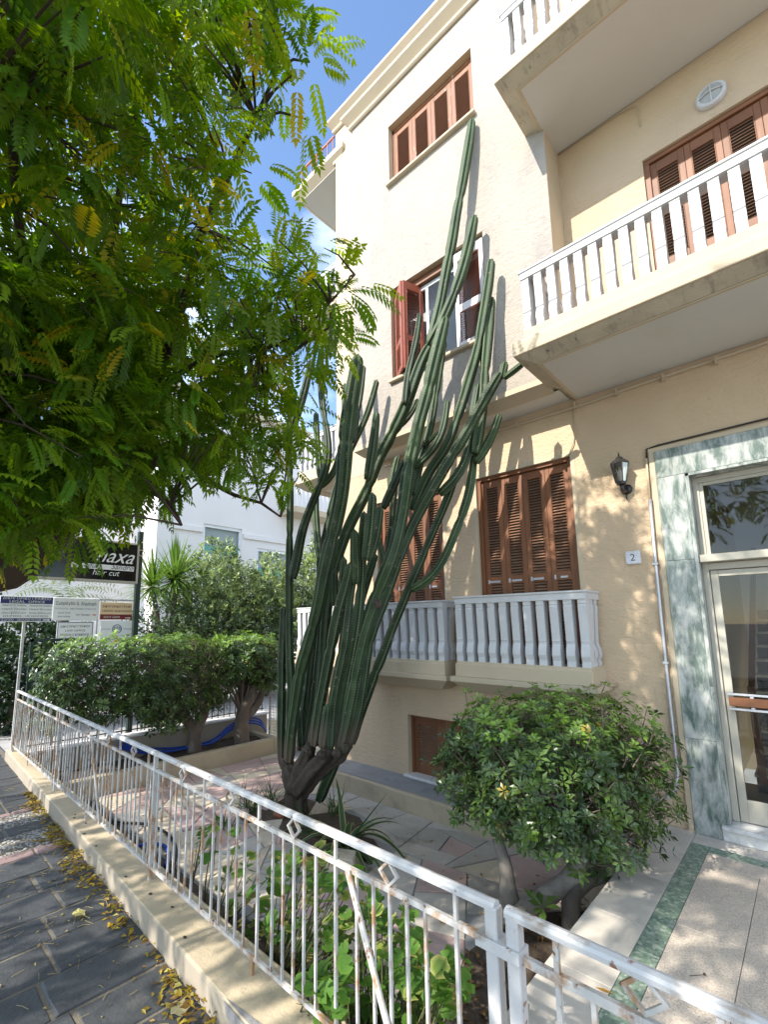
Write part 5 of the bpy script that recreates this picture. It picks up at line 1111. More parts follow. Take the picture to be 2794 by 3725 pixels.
# second street tree, behind the camera: it throws the dappled shade on the entrance
tree2 = empty('street_tree', (1.4, -2.3, 0), 'street tree standing on the pavement opposite the marble entrance', 'tree')
tw = MB(); 
limb3([(1.4, -2.3, -0.05), (1.35, -2.25, 1.6), (1.2, -2.2, 2.8)], [0.24, 0.19, 0.17], None, None, 't', 12, 0.12, 0.15, mb=tw)
for e in ((-0.8, -1.9, 5.6), (0.4, -3.0, 7.2), (2.6, -1.8, 6.0), (1.4, -2.2, 9.0), (-1.6, -2.6, 7.2)):
    limb3([(1.2, -2.2, 2.8), ((1.2+e[0])/2+0.2, (-2.2+e[1])/2, (2.8+e[2])/2+0.4), e], [0.12, 0.08, 0.03], None, None, 't', 8, 0.1, 0.2, mb=tw)
tw.obj('trunk', MT['bark_dark'], tree2, smooth=True, fix=False)
cb_ = MB(); n2 = 0
while n2 < 330:
    v = rnd_unit(rr)*rr.random()**0.4; p = Vector((0.5+v.x*3.2, -2.4+v.y*1.9, 6.4+v.z*3.0))
    if (p-CAM).length < 2.2: continue
    h = math.sin(p.x*2.1+0.5)*math.sin(p.z*1.7+1)+math.sin(p.x*3.3+p.z*2.9)*0.6
    if h > 0.45: continue
    clump(p, rr.randint(6, 9), 0.34, rr, 0.05, 1.15); n2 += 1
co_ = cb_.obj('crown', MT['leaf'], tree2, colname='tint', fix=False); co_['kind'] = 'stuff'

# ================================================================== CLIPPED SHRUBS (rosettes of glossy leaves)
def rosette(b, c, axis, n, ln, wd, col, rr, droop=0.15):
    axis = axis.normalized(); u = axis.orthogonal().normalized(); w = axis.cross(u); a0 = rr.uniform(0, 6.3)
    for k in range(n):
        a = a0+2*math.pi*k/n+rr.uniform(-0.2, 0.2); tilt = rr.uniform(0.15, 0.75)
        d = (u*math.cos(a)+w*math.sin(a))*math.cos(tilt)+axis*math.sin(tilt); l_ = ln*rr.uniform(0.7, 1.15); s = d.cross(axis).normalized(); nn = s.cross(d)
        # obovate leaf: widest near the end
        p0 = c+d*0.008; p1 = c+d*l_*0.62+s*wd*0.5; p2 = c+d*l_*0.62-s*wd*0.5; p3 = c+d*l_-nn*droop*l_; pm = c+d*l_*0.6-nn*wd*0.12
        f = rr.uniform(0.8, 1.2); cc_ = (col[0]*f, col[1]*f, col[2]*f, 1)
        b.add([p0, p1, pm, p2, p3], [(0, 2, 1), (0, 3, 2), (1, 2, 4), (2, 3, 4)], 0, cc_)
PIT_D = (0.044, 0.082, 0.022); PIT_M = (0.095, 0.16, 0.035); PIT_Y = (0.22, 0.36, 0.05)
def shrub_crown(name, parent, test, bounds, n, ln, wd, rr, young_sunny_z, center, twigroots=None, shell=0.55, young_sunny=PIT_Y):
    b = MB(); tw_ = MB(); cnt = 0; tries = 0
    while cnt < n and tries < n*60:
        tries += 1
        p = Vector([rr.uniform(bounds[2*i], bounds[2*i+1]) for i in range(3)]); t = test(p)
        if t > 1: continue
        if t < shell and rr.random() < 0.75: continue
        out = (p-center); out.z *= 0.8; ax = (out.normalized()+Vector((0, 0, 0.55))+rnd_unit(rr)*0.5)
        yz = (p.z-young_sunny_z)/0.14  # young growth, plus sunlight on the top put into the leaf colour
        yv = 0
        if (yz > 0 and rr.random() < min(0.9, 0.3+0.7*yz)) or rr.random() < 0.03: yv = rr.uniform(0.35, 1)
        base = PIT_D if rr.random() < 0.6 else PIT_M
        col = tuple(base[i]*(1-yv)+young_sunny[i]*yv for i in range(3))
        if t > 0.8 and rr.random() < 0.16: p = p+ax.normalized()*rr.uniform(0.03, 0.11)
        if rr.random() < 0.004: col = (0.36, 0.27, 0.04)
        sc_ = rr.uniform(0.65, 1.2); rosette(b, p, ax, rr.randint(5, 9), ln*sc_*(0.8 if yv else 1), wd*sc_, col, rr)
        if rr.random() < 0.5: tw_.tube([p, p-ax.normalized()*rr.uniform(0.08, 0.2)+rnd_unit(rr)*0.03], [0.0025, 0.005], 4)
        cnt += 1
    o = b.obj(name, MT['leafgloss'], parent, colname='tint', fix=False); o['kind'] = 'stuff'
    if twigroots:
        for (a, c_, r0, r1) in twigroots: limb3([a, (Vector(a)+Vector(c_))/2+rnd_unit(rr)*0.06, c_], [r0, (r0+r1)/2, r1], None, None, 't', 6, 0.1, 0.06, mb=tw_)
    tw_.obj('twigs', MT['bark'], parent, fix=False)['kind'] = 'stuff'
    return o
# the rounded bush by the walkway
bsh = empty('clipped_bush', (-1.75, 3.6, G0), 'rounded glossy leaved bush with pale crooked trunks beside the walkway', 'bush')
bc = onY(2000, 2810, 3.75); 
def ptest(p):
    q = p-bc; lx_ = q.dot(Vector((0.717, 0.697, 0))); ly_ = q.dot(Vector((-0.697, 0.717, 0)))
    top = 0.56+0.08*lx_; bot = -0.50-0.10*math.sin(lx_*3.3+0.5)+(0.22 if lx_ > 0.62 else 0)+(0.18 if lx_ < -0.75 else 0)
    zz = q.z/(top if q.z > 0 else -bot)
    return (abs(lx_/0.81)**3.0+abs(ly_/0.60)**3.0+abs(zz)**3.2)**(1/3.0)+0.10*math.sin(p.x*9+p.z*7)*math.sin(p.y*8-p.z*5)
rr = random.Random(5)
tips = []
for k in range(46):
    for t_ in range(50):
        p = bc+Vector((rr.uniform(-0.9, 0.9), rr.uniform(-0.8, 0.8), rr.uniform(-0.3, 0.5)))
        if ptest(p) < 0.85: break
    tips.append(p)
forks = [onY(1870, 3060, 3.62), onY(2085, 3020, 3.75), onY(2240, 2990, 3.85), onY(1985, 3050, 3.7)]
roots = [(min(forks, key=lambda f: (f-p).length), p, 0.016, 0.005) for p in tips]
shrub_crown('crown', bsh, ptest, (bc.x-1.2, bc.x+1.2, bc.y-1.2, bc.y+1.2, bc.z-0.75, bc.z+0.72), 2300, 0.076, 0.028, rr, bc.z+0.30, bc-Vector((0, 0, 0.2)), roots)
tk = MB()
limb3([onY(1880, 3440, 3.45), onY(1870, 3330, 3.5), onY(1850, 3240, 3.52), onY(1838, 3150, 3.55), onY(1810, 3050, 3.6)], [0.085, 0.075, 0.062, 0.052, 0.04], None, None, 't', 12, 0.12, 0.06, mb=tk)
limb3([onY(1900, 3330, 3.48), onY(1960, 3280, 3.5), onY(2030, 3230, 3.52), onY(2100, 3160, 3.56), onY(2130, 3080, 3.62), onY(2200, 2960, 3.7)], [0.075, 0.068, 0.06, 0.055, 0.045, 0.03], None, None, 't', 12, 0.12, 0.06, mb=tk)
limb3([onY(2080, 3450, 3.62), onY(2078, 3340, 3.66), onY(2085, 3250, 3.72), onY(2140, 3200, 3.78), onY(2230, 3160, 3.85), onY(2280, 3060, 3.9)], [0.068, 0.064, 0.06, 0.056, 0.05, 0.035], None, None, 't', 12, 0.12, 0.06, mb=tk)
for f in forks: limb3([f, f+Vector((rr.uniform(-0.2, 0.2), rr.uniform(-0.1, 0.1), 0.3)), f+Vector((rr.uniform(-0.3, 0.3), rr.uniform(-0.2, 0.2), 0.6))], [0.035, 0.026, 0.012], None, None, 't', 8, 0.1, 0.06, mb=tk)
tk.obj('trunk', MT['bark_pale'], bsh, smooth=True, fix=False)
# low shoot of leaves at its foot
b = MB(); rosette(b, onZ(1975, 3300, -0.16), Vector((-0.1, -0.3, 1)), 8, 0.14, 0.05, PIT_M, rr); b.obj('shoot', MT['leafgloss'], bsh, colname='tint', fix=False)
# two shrubs in the planter, clipped together into a hedge
rr = random.Random(9)
def hedge(name_label, c, hx, hy, zb, zt, n, trunk_b, seed, lobes):
    e = empty('clipped_shrub', (trunk_b.x, trunk_b.y, -0.22), name_label, 'shrub', None); ctr = Vector((c[0], c[1], (zb+zt)/2)); hz = (zt-zb)/2
    def t(p):
        q = p-ctr; lift = 0.16*math.sin(p.y*3.1+seed)+0.10*math.sin(p.y*7.3)
        zz = q.z/hz if q.z > 0 else q.z/(hz-lift-0.1*abs(q.y/hy))
        return (abs(q.x/hx)**3.5+abs(q.y/hy)**4+abs(zz)**5)**0.25+0.06*math.sin(p.y*11+p.z*9)*math.sin(p.x*9)
    r_ = []
    for k in range(26):
        p = ctr+Vector((rr.uniform(-hx, hx)*0.8, rr.uniform(-hy, hy)*0.8, rr.uniform(-0.4, 0.8)*hz)); r_.append((trunk_b+Vector((0, 0, 0.45)), p, 0.02, 0.006))
    shrub_crown('crown', e, t, (c[0]-hx*1.1, c[0]+hx*1.1, c[1]-hy*1.1, c[1]+hy*1.1, zb-0.1, zt+0.08), n, 0.095, 0.034, rr, zt-0.24, ctr-Vector((0, 0, 0.3)), r_)
    return e
tb1 = Vector((-7.30, 3.78, -0.25)); tb2 = Vector((-7.10, 4.53, -0.25))
h1 = hedge('clipped shrub with two slender trunks, left part of the hedge in the planter', (-7.25, 2.95), 0.52, 1.42, 0.30, 1.60, 2500, tb1, 0.4, 2)
h2 = hedge('clipped shrub on a thick leaning trunk at the right end of the planter', (-7.18, 4.62), 0.50, 0.62, 0.72, 1.58, 1200, tb2, 1.7, 1)
tk = MB(); limb3([tb1, tb1+Vector((0, 0.0, 0.3)), tb1+Vector((0.02, 0.12, 0.55)), tb1+Vector((0, 0.25, 0.9))], [0.12, 0.105, 0.085, 0.05], None, None, 't', 12, 0.15, 0.06, mb=tk)
limb3([tb1+Vector((0, 0, 0.28)), tb1+Vector((0, -0.2, 0.55)), tb1+Vector((0, -0.6, 0.85))], [0.08, 0.06, 0.04], None, None, 't', 10, 0.15, 0.06, mb=tk)
tk.obj('trunk', MT['bark'], h1, smooth=True, fix=False)
tk = MB(); limb3([tb2, tb2+Vector((0, -0.02, 0.35)), tb2+Vector((0, 0.05, 0.65)), tb2+Vector((0, 0.22, 0.95)), tb2+Vector((0, 0.33, 1.25))], [0.15, 0.12, 0.105, 0.085, 0.05], None, None, 't', 12, 0.15, 0.06, mb=tk)
limb3([tb2+Vector((0, 0.08, 0.45)), tb2+Vector((0, 0.32, 0.68)), tb2+Vector((0, 0.42, 1.0)), tb2+Vector((0, 0.45, 1.3))], [0.08, 0.07, 0.06, 0.045], None, None, 't', 10, 0.15, 0.06, mb=tk)
tk.obj('trunk', MT['bark'], h2, smooth=True, fix=False)

# ================================================================== SMALL PLANTS
rr = random.Random(21)
def blade(b, base, d, ln, w, bend, cols, n=7, fold=0.25, twist=0.0):
    """strap leaf curving over under its own weight; cols: (edge, middle)"""
    d = d.normalized(); side = d.cross(Vector((0, 0, 1)))
    if side.length < 0.05: side = Vector((1, 0, 0))
    side.normalize(); p = Vector(base); vs = []; cs = []
    for k in range(n+1):
        t = k/n; ww = w*(1-t)**0.65*(0.75+0.6*min(1, t*3)*(1-t*0.4)) if k < n else 0.0005
        nn = side.cross(d)
        for o, hgt in ((-1, 0.25), (-0.62, 0.05), (0, -0.0), (0.62, 0.05), (1, 0.25)):
            vs.append(p+side*(o*ww/2)+nn*(hgt*fold*ww)); cs.append((*cols[0], 1) if abs(o) == 1 else (*cols[1], 1))
        d = (d+Vector((0, 0, -bend/n))).normalized(); p = p+d*(ln/n)
    fs = [(k*5+j, k*5+j+1, (k+1)*5+j+1, (k+1)*5+j) for k in range(n) for j in range(4)]
    b.add(vs, fs, 0, cs)
ag = empty('agave', (-3.45, 3.38, G0), 'agave with curling yellow edged leaves at the foot of the cactus', 'agave')
ac = Vector((-3.45, 3.38, G0+0.02))
for k in range(34):
    a = rr.uniform(0, 6.3); el = rr.uniform(0.35, 1.25); ln = rr.uniform(0.45, 0.75); b = MB()
    blade(b, ac+Vector((math.cos(a)*0.03, math.sin(a)*0.03, 0)), Vector((math.cos(a)*math.cos(el), math.sin(a)*math.cos(el), math.sin(el))), ln, rr.uniform(0.06, 0.085), rr.uniform(1.2, 3.0), ((0.46, 0.43, 0.14), (0.06, 0.11, 0.055)), 10)
    b.obj('leaf', MT['leafsoft'], ag, smooth=True, colname='tint', fix=False)
b = MB(); blade(b, ac, (onY(1412, 2872, 3.45)-ac), 0.80, 0.075, 0.05, ((0.06, 0.10, 0.05), (0.045, 0.085, 0.045)), 8); b.obj('leaf', MT['leafsoft'], ag, smooth=True, colname='tint', fix=False)
b = MB(); blade(b, ac, Vector((0.6, 0.1, 1.0)), 1.0, 0.07, 2.6, ((0.42, 0.40, 0.12), (0.05, 0.09, 0.05)), 12); b.obj('leaf', MT['leafsoft'], ag, smooth=True, colname='tint', fix=False)
tuft_spec = [(onZ(900, 2960, G0), 'tuft of long grass left of the cactus, nearest the fence', 60, 0.42), (onZ(985, 2920, G0), 'tuft of long grass against the left side of the cactus trunk', 50, 0.40),
             (onZ(1215, 2960, G0), 'sparse tuft of grass right of the cactus trunk', 32, 0.42), (onZ(1120, 3030, G0), 'tuft of striped grass in front of the cactus trunk', 30, 0.35), (onZ(820, 3010, G0), 'small grass tuft at the left tip of the cactus bed', 26, 0.26)]
for c, lb, n, h in tuft_spec:
    b = MB()
    for k in range(n):
        a = rr.uniform(0, 6.3); el = rr.uniform(0.7, 1.45); col = jcol((0.055, 0.12, 0.03), rr, 0.35)[:3]
        blade(b, c+Vector((rr.uniform(-0.07, 0.07), rr.uniform(-0.07, 0.07), 0)), Vector((math.cos(a)*math.cos(el), math.sin(a)*math.cos(el), math.sin(el))), h*rr.uniform(0.6, 1.15), 0.010, rr.uniform(0.6, 2.2), (col, col), 6, 0.3)
    o = b.obj('grass_tuft', MT['leafsoft'], colname='tint', fix=False); lab(o, lb, 'grass')
# geraniums: every round leaf its own piece
def ger_leaf(name, inner, outer, seed):
    q = random.Random(seed); b = MB(); n = 14; vs = [(0, 0, 0)]; cs = [(*inner, 1)]
    for ring_, (r_, z_) in enumerate(((0.55, 0.10), (1.0, 0.16))):
        for k in range(n):
            a = 0.35+(2*math.pi-0.5)*k/(n-1); rad = r_*(1+(0.10*math.cos(a*7) if ring_ else 0)+q.uniform(-0.03, 0.03)); vs.append((rad*math.cos(a), rad*math.sin(a), z_+q.uniform(-0.05, 0.07)))
            cs.append((*inner, 1) if ring_ == 0 else (*outer, 1))
    fs = [(0, 1+k, 2+k) for k in range(n-1)]+[(1+k, 1+n+k, 2+n+k, 2+k) for k in range(n-1)]
    b.add(vs, fs, 0, cs); me = b.mesh(name, True, 'tint'); me.materials.append(MT['leafsoft']); return me
gl = [ger_leaf('geranium_leaf_mesh', (0.085, 0.19, 0.03), (0.11, 0.22, 0.035), 1), ger_leaf('geranium_leaf_mesh', (0.07, 0.16, 0.025), (0.09, 0.18, 0.03), 2),
      ger_leaf('variegated_leaf_mesh', (0.13, 0.21, 0.04), (0.40, 0.40, 0.11), 3), ger_leaf('variegated_leaf_mesh', (0.22, 0.27, 0.05), (0.46, 0.43, 0.14), 4), ger_leaf('dry_leaf_mesh', (0.30, 0.25, 0.08), (0.28, 0.19, 0.11), 5)]
gspec = [('geranium_plant', 'geranium with many yellow edged leaves behind the middle of the fence', [(1000, 3120), (1150, 3060), (1240, 3130), (1290, 3350), (1250, 3725), (1040, 3725), (990, 3450), (960, 3250)], (1.58, 2.0), 240, (-2.75, 1.75)),
         ('geranium_plant', 'geranium with green leaves behind the fence brace, nearest the gate post', [(1290, 3150), (1400, 3300), (1480, 3300), (1540, 3420), (1700, 3490), (1700, 3620), (1600, 3725), (1250, 3725), (1280, 3400)], (1.60, 2.05), 230, (-1.75, 1.8)),
         ('geranium_plant', 'sparse straggling geranium behind the fence, left of the leafy ones', [(700, 3060), (770, 2950), (860, 3010), (960, 3150), (990, 3400), (880, 3420), (800, 3250)], (1.65, 1.95), 60, (-3.5, 1.75)),
         ('geranium_plant', 'small geranium sprig spilling over the low wall by the fence bottom rail', [(1060, 3600), (1120, 3540), (1260, 3480), (1290, 3600), (1240, 3725), (1080, 3720)], (1.40, 1.5), 34, (-1.75, 1.5))]
for name, lb, poly, (ya, yb), n, root in gspec:
    zroot = G0 if root[1] > 1.6 else 0.12
    e = empty(name, (root[0], root[1], zroot), lb, 'geranium', 'geraniums behind the fence'); stm = MB(); k = 0
    rootv = [Vector((root[0]+rr.uniform(-0.35, 0.35), root[1]+rr.uniform(-0.1, 0.15), zroot-0.02)) for _ in range(7)]
    xs_ = [p[0] for p in poly]; ys_ = [p[1] for p in poly]; tr = 0
    while k < n and tr < 4000:
        tr += 1
        q = (rr.uniform(min(xs_), max(xs_)), rr.uniform(min(ys_), max(ys_)))
        if not inpoly(q, poly): continue
        p = onY(q[0], q[1], rr.uniform(ya, yb))
        if p.z < (G0+0.05 if root[1] > 1.6 else 0.135): continue
        u = rr.random(); low = p.z < 0.0
        wts = (0.33, 0.58, 0.8, 0.96) if 'yellow' in lb else (0.45, 0.78, 0.92, 0.98)
        me = gl[0] if u < wts[0] else gl[1] if u < wts[1] else gl[2] if u < wts[2] else gl[3] if u < wts[3] else gl[4]
        if low and rr.random() < 0.15: me = gl[4]
        o = bpy.data.objects.new('leaf', me); COL.objects.link(o); o.parent = e; o.location = p-e.location; s = rr.uniform(0.024, 0.044); o.scale = (s, s, s)
        o.rotation_euler = (rr.uniform(-0.9, 0.5)+0.35, rr.uniform(-0.6, 0.6), rr.uniform(0, 6.3))
        rv = min(rootv, key=lambda v: (v-p).length); stm.tube([rv, (rv+p)/2+rnd_unit(rr)*0.04+Vector((0, 0, -0.03)), p], [0.0055, 0.004, 0.002], 5) if k % 2 == 0 else None; k += 1
    stm.obj('stems', MT['stalk'], e, smooth=True, fix=False)['kind'] = 'stuff'

# ================================================================== HOSES
def hose(label, pts, r, m):
    b = MB(); b.tube(resample([Vector(p) for p in pts], 0.04), r, 8); return lab(b.obj('hose', MT[m], smooth=True, fix=False), label, 'hose')
HX = -7.42
for i, (dx, dz, lb) in enumerate(((0, 0, 'uppermost blue hose looped along the planter'), (0.07, -0.035, 'middle blue hose looped along the planter'), (0.14, -0.06, 'lowest blue hose looped along the planter'))):
    pp = [onX(px_, py_+i*7, HX+dx) for px_, py_ in ((430, 2700), (520, 2720), (620, 2722), (700, 2712), (775, 2690), (835, 2640), (890, 2613), (945, 2618), (968, 2660))]
    pp = [Vector((p.x, p.y, max(p.z+dz*0.3, -0.195+0.02*i))) for p in pp]; hose(lb, pp, 0.016, 'bluehose')
hose('black hose curving over the crazy paving behind the fence', [Vector((p.x, p.y, G0+0.02)) for p in (onZ(380, 2990, G0), onZ(450, 3000, G0), onZ(518, 3003, G0), onZ(587, 3027, G0), onZ(628, 3064, G0), onZ(640, 3119, G0), onZ(620, 3180, G0))], 0.014, 'blackhose')
hose('blue hose end lying in the bed behind the fence', [Vector((p.x, p.y, G0+0.025)) for p in (onZ(480, 3090, G0), onZ(540, 3080, G0), onZ(590, 3085, G0), onZ(612, 3115, G0), onZ(600, 3160, G0))], 0.018, 'bluehose')

# ================================================================== RAILING, WIRE GATE AND CRATE AT THE FAR END
rl = empty('black_railing', (-7.68, 3.4, 0.115), 'thin dark railing on the boundary wall behind the clipped shrubs', 'railing')
bm1 = boxmesh('railing_bar_mesh', 0.012, 0.012, 0.72); bm1.materials.append(MT['black'])
b = MB(); b.box(-7.69, -7.67, 1.6, 5.35, 0.84, 0.86); b.box(-7.69, -7.67, 1.6, 5.35, 0.17, 0.185); b.obj('rails', MT['black'], rl)
for k in range(33): 
    o = bpy.data.objects.new('bar', bm1); COL.objects.link(o); o.parent = rl; o.location = Vector((-7.68, 1.64+k*0.115, 0.135))-rl.location
wg = empty('wire_gate', (-6.9, 5.32, G0), 'white wire mesh gate at the end of the planter', 'gate')
b = MB(); gx0, gx1, gz0, gz1 = -7.42, -6.32, G0+0.03, 0.50
for (p, q) in (((gx0, gz0), (gx0, gz1)), ((gx1, gz0), (gx1, gz1)), ((gx0, gz0), (gx1, gz0)), ((gx0, gz1), (gx1, gz1)), ((-6.95, gz0), (-6.95, gz1))): b.bar((p[0], 5.32, p[1]), (q[0], 5.32, q[1]), 0.026, 0.026, upv=(0, 1, 0))
b.obj('frame', MT['fence'], wg)
b = MB()
for k in range(21): xx = gx0+0.05*(k+1); b.bar((xx, 5.32, gz0), (xx, 5.32, gz1), 0.006, 0.006, upv=(0, 1, 0))
for k in range(16): zz = gz0+0.052*(k+1); b.bar((gx0, 5.326, zz), (gx1, 5.326, zz), 0.006, 0.006)
o = b.obj('mesh', MT['fence'], wg); o['kind'] = 'stuff'
wp = empty('mesh_screen', (-6.95, 5.75, 0.5), 'white square mesh screen standing above the wire gate', 'screen')
b = MB(); x0_, x1_, z0_, z1_ = -7.35, -6.55, 0.58, 1.22
for (p, q) in (((x0_, z0_), (x0_, z1_)), ((x1_, z0_), (x1_, z1_)), ((x0_, z0_), (x1_, z0_)), ((x0_, z1_), (x1_, z1_))): b.bar((p[0], 5.75, p[1]), (q[0], 5.75, q[1]), 0.02, 0.02, upv=(0, 1, 0))
b.bar((x0_, 5.75, -0.06), (x0_, 5.75, z0_), 0.02, 0.02); b.bar((x1_, 5.75, -0.06), (x1_, 5.75, z0_), 0.02, 0.02); b.obj('frame', MT['inkwhite'], wp)
b = MB()
for k in range(9): xx = x0_+0.08*(k+1); b.bar((xx, 5.75, z0_), (xx, 5.75, z1_), 0.007, 0.007, upv=(0, 1, 0))
for k in range(7): zz = z0_+0.08*(k+1); b.bar((x0_, 5.755, zz), (x1_, 5.755, zz), 0.007, 0.007)
o = b.obj('mesh', MT['inkwhite'], wp); o['kind'] = 'stuff'

# ================================================================== SIGNS
EY, EZ = Vector((0, 1, 0)), Vector((0, 0, 1))
def board(name, X, px0, py0, px1, py1, m, label, th=0.02, cat='sign', round_=0.0):
    """board facing +X; two opposite pixel corners give its extent on the plane X"""
    a, c = onX(px0, py0, X), onX(px1, py1, X); b = MB(); y0, y1, z0, z1 = min(a.y, c.y), max(a.y, c.y), min(a.z, c.z), max(a.z, c.z)
    b.box(X-th, X, y0, y1, z0, z1); o = b.obj(name, m, bevel=(round_ or 0.004), segs=3 if round_ else 1); lab(o, label, cat); return o, y0, y1, z0, z1
def strip(parent, X, y0, y1, z0, z1, m, name='printed_band', d=0.002):
    b = MB(); b.box(X+0.0005, X+d, y0, y1, z0, z1); return b.obj(name, m, parent)
def tline(parent, body, X, y, z, size, m, align='LEFT', shear=0.0, width=None, name='lettering'):
    return text_part(body, parent, (X+0.004, y, z), EY, EZ, size, m, name, align, shear, width)
X = -7.75
sg, y0, y1, z0, z1 = board('legal_office_sign', X, 0, 2166, 186, 2262, MT['signwhite'], 'white and navy legal office sign on the white post at the fence end'); y0 -= 0
yc = (y0+y1)/2; H_ = z1-z0; W_ = y1-y0
strip(sg, X, y0+0.005, y1-0.005, z1-0.29*H_, z1-0.01, MT['signblue']); strip(sg, X, y0+0.005, y1-0.005, z0+0.01, z0+0.14*H_, MT['signblue'])
tline(sg, 'ΔΙΚΗΓΟΡΙΚΟ ΓΡΑΦΕΙΟ', X, yc, z1-0.13*H_, 0.05, MT['inkwhite'], 'CENTER', width=W_*0.9); tline(sg, 'LEGAL  OFFICE', X, yc, z1-0.26*H_, 0.048, MT['inkwhite'], 'CENTER', width=W_*0.66)
for i, (l_, r_) in enumerate((('ΠΑΝΑΓΙΩΤΗΣ ΠΑΝΙΕΡΑΣ', 'PANAGIOTIS PANIERAS'), ('ΜΑΡΙΑ ΣΑΧΙΝΗ', 'MARIA SACHINI'), ('ΜΙΣΕΛ ΚΙΟΣΟΓΛΟΥ', 'MICHELI KIOSOGLOUS'))):
    z_ = z1-H_*(0.40+0.145*i); tline(sg, l_, X, y0+W_*0.27, z_, 0.032, MT['signink'], 'CENTER', width=W_*0.44); tline(sg, r_, X, y0+W_*0.76, z_, 0.032, MT['signink'], 'CENTER', width=W_*0.42)
    tline(sg, 'Δικηγόρος', X, y0+W_*0.27, z_-0.028, 0.016, MT['inkgrey'], 'CENTER'); tline(sg, 'Lawyer', X, y0+W_*0.76, z_-0.028, 0.016, MT['inkgrey'], 'CENTER')
tline(sg, '22410 22255 - +30 22410 22255', X, yc, z0+0.19*H_, 0.034, MT['signink'], 'CENTER', width=W_*0.84); tline(sg, 'ΙΣΟΓΕΙΟ - GROUND FLOOR', X, y0+0.03, z0+0.045*H_, 0.036, MT['inkwhite'], width=W_*0.74)
def arrow(parent, X, y0, y1, z, h, m):
    b = MB(); b.add([(X+0.004, y0, z-h*0.18), (X+0.004, y1-h*0.7, z-h*0.18), (X+0.004, y1-h*0.7, z-h*0.5), (X+0.004, y1, z), (X+0.004, y1-h*0.7, z+h*0.5), (X+0.004, y1-h*0.7, z+h*0.18), (X+0.004, y0, z+h*0.18)], [(0, 1, 2, 3, 4, 5, 6)]); b.obj('arrow', m, parent, fix=False)
arrow(sg, X, y1-0.11, y1-0.02, z0+0.075*H_, 0.04, MT['inkwhite'])
b = MB(); fe = FP(-7.76, 0.12); b.box(X-0.055, X-0.022, fe.y-0.016, fe.y+0.016, 0.12, z0+0.1); b.obj('post', MT['rail'], sg)
X = -8.3
s2, y0, y1, z0, z1 = board('psychologist_sign', X, 193, 2172, 354, 2257, MT['signwhite'], 'white round cornered sign left of the cream lawyer sign', 0.03, 'sign', 0.03); yc = (y0+y1)/2; W_ = y1-y0; H_ = z1-z0
tline(s2, 'Σμαράγδα Δ. Δημητρά', X, yc, z1-0.32*H_, 0.07, MT['signink'], 'CENTER', width=W_*0.88); tline(s2, 'ΨΥΧΟΛΟΓΟΣ - ΟΙΚΟΓΕΝΕΙΑΚΗ ΣΥΜΒΟΥΛΟΣ', X, yc, z1-0.52*H_, 0.032, MT['inkgrey'], 'CENTER', width=W_*0.88)
tline(s2, '22410 70145', X, y0+W_*0.12, z1-0.70*H_, 0.032, MT['signink']); tline(s2, '6944 362638', X, y0+W_*0.12, z1-0.86*H_, 0.032, MT['signink']); tline(s2, '2ος Όροφος', X, y0+W_*0.5, z1-0.78*H_, 0.036, MT['signink'], width=W_*0.32); arrow(s2, X, y0+W_*0.86, y0+W_*0.95, z1-0.75*H_, 0.03, MT['inkred'])
s3, y0, y1, z0, z1 = board('law_office_sign', X-0.01, 208, 2262, 333, 2335, MT['signwhite'], 'small white framed law office sign below the round cornered one'); yc = (y0+y1)/2; W_ = y1-y0; H_ = z1-z0; X3 = X-0.01
for (ya, yb, za, zb) in ((y0, y1, z1-0.012, z1), (y0, y0+0.012, z0, z1-0.0125), (y1-0.012, y1, z0, z1-0.0125)): strip(s3, X3, ya, yb, za, zb, MT['inkgrey'], 'frame_strip', 0.006)
for i, (t_, w_) in enumerate((('ΔΙΚΗΓΟΡΙΚΟ ΓΡΑΦΕΙΟ', 0.82), ('LAW OFFICE', 0.55), ('ΜΙΧΑΗΛ Ε ΚΟΚΚΙΝΟΣ', 0.8), ('ΣΤΑΜΑΤΙΟΣ ΔΙΚΗΓΟΡΟΣ', 0.85))): tline(s3, t_, X3, yc, z1-H_*(0.27+0.2*i), 0.042, MT['signink'], 'CENTER', width=W_*w_)
s4, y0, y1, z0, z1 = board('lawyer_sign', X, 366, 2190, 478, 2254, MT['signcream'], 'cream and dark red lawyer sign in a frame beside the green post'); yc = (y0+y1)/2; W_ = y1-y0; H_ = z1-z0
strip(s4, X, y0+0.003, y1-0.003, z0+0.004, z0+0.30*H_, MT['signred']); tline(s4, 'ΔΙΚΗΓΟΡΙΚΟ ΓΡΑΦΕ', X, y0+W_*0.05, z1-0.30*H_, 0.05, MT['signred'], width=W_*0.92); tline(s4, 'ΜΑΡΙΑΣ ΚΑΡΑΜΑΝΩ', X, y0+W_*0.05, z1-0.56*H_, 0.05, MT['signred'], width=W_*0.92)
tline(s4, '22410 22604', X, y0+W_*0.1, z0+0.10*H_, 0.042, MT['inkwhite'], width=W_*0.5); arrow(s4, X, y0+W_*0.78, y0+W_*0.95, z0+0.1*H_, 0.03, MT['inkwhite'])
fa, fb = onX(360, 2183, X-0.03), onX(486, 2345, X-0.03)
b = MB(); 
for yy in (fa.y-0.012, fb.y+0.01): b.box(X-0.06, X-0.025, yy-0.012, yy+0.012, -0.06, fa.z+0.01)
b.box(X-0.06, X-0.025, fa.y, fb.y, fa.z-0.005, fa.z+0.02); b.obj('sign_frame', MT['steel'], s4)
s5, y0, y1, z0, z1 = board('scales_emblem_sign', X, 366, 2258, 478, 2345, MT['signwhite'], 'white sign with a round scales emblem under the cream lawyer sign'); yc = (y0+y1)/2; W_ = y1-y0; H_ = z1-z0
b = MB(); cz_ = z1-0.34*H_; r1, r2 = 0.075, 0.064; n = 24
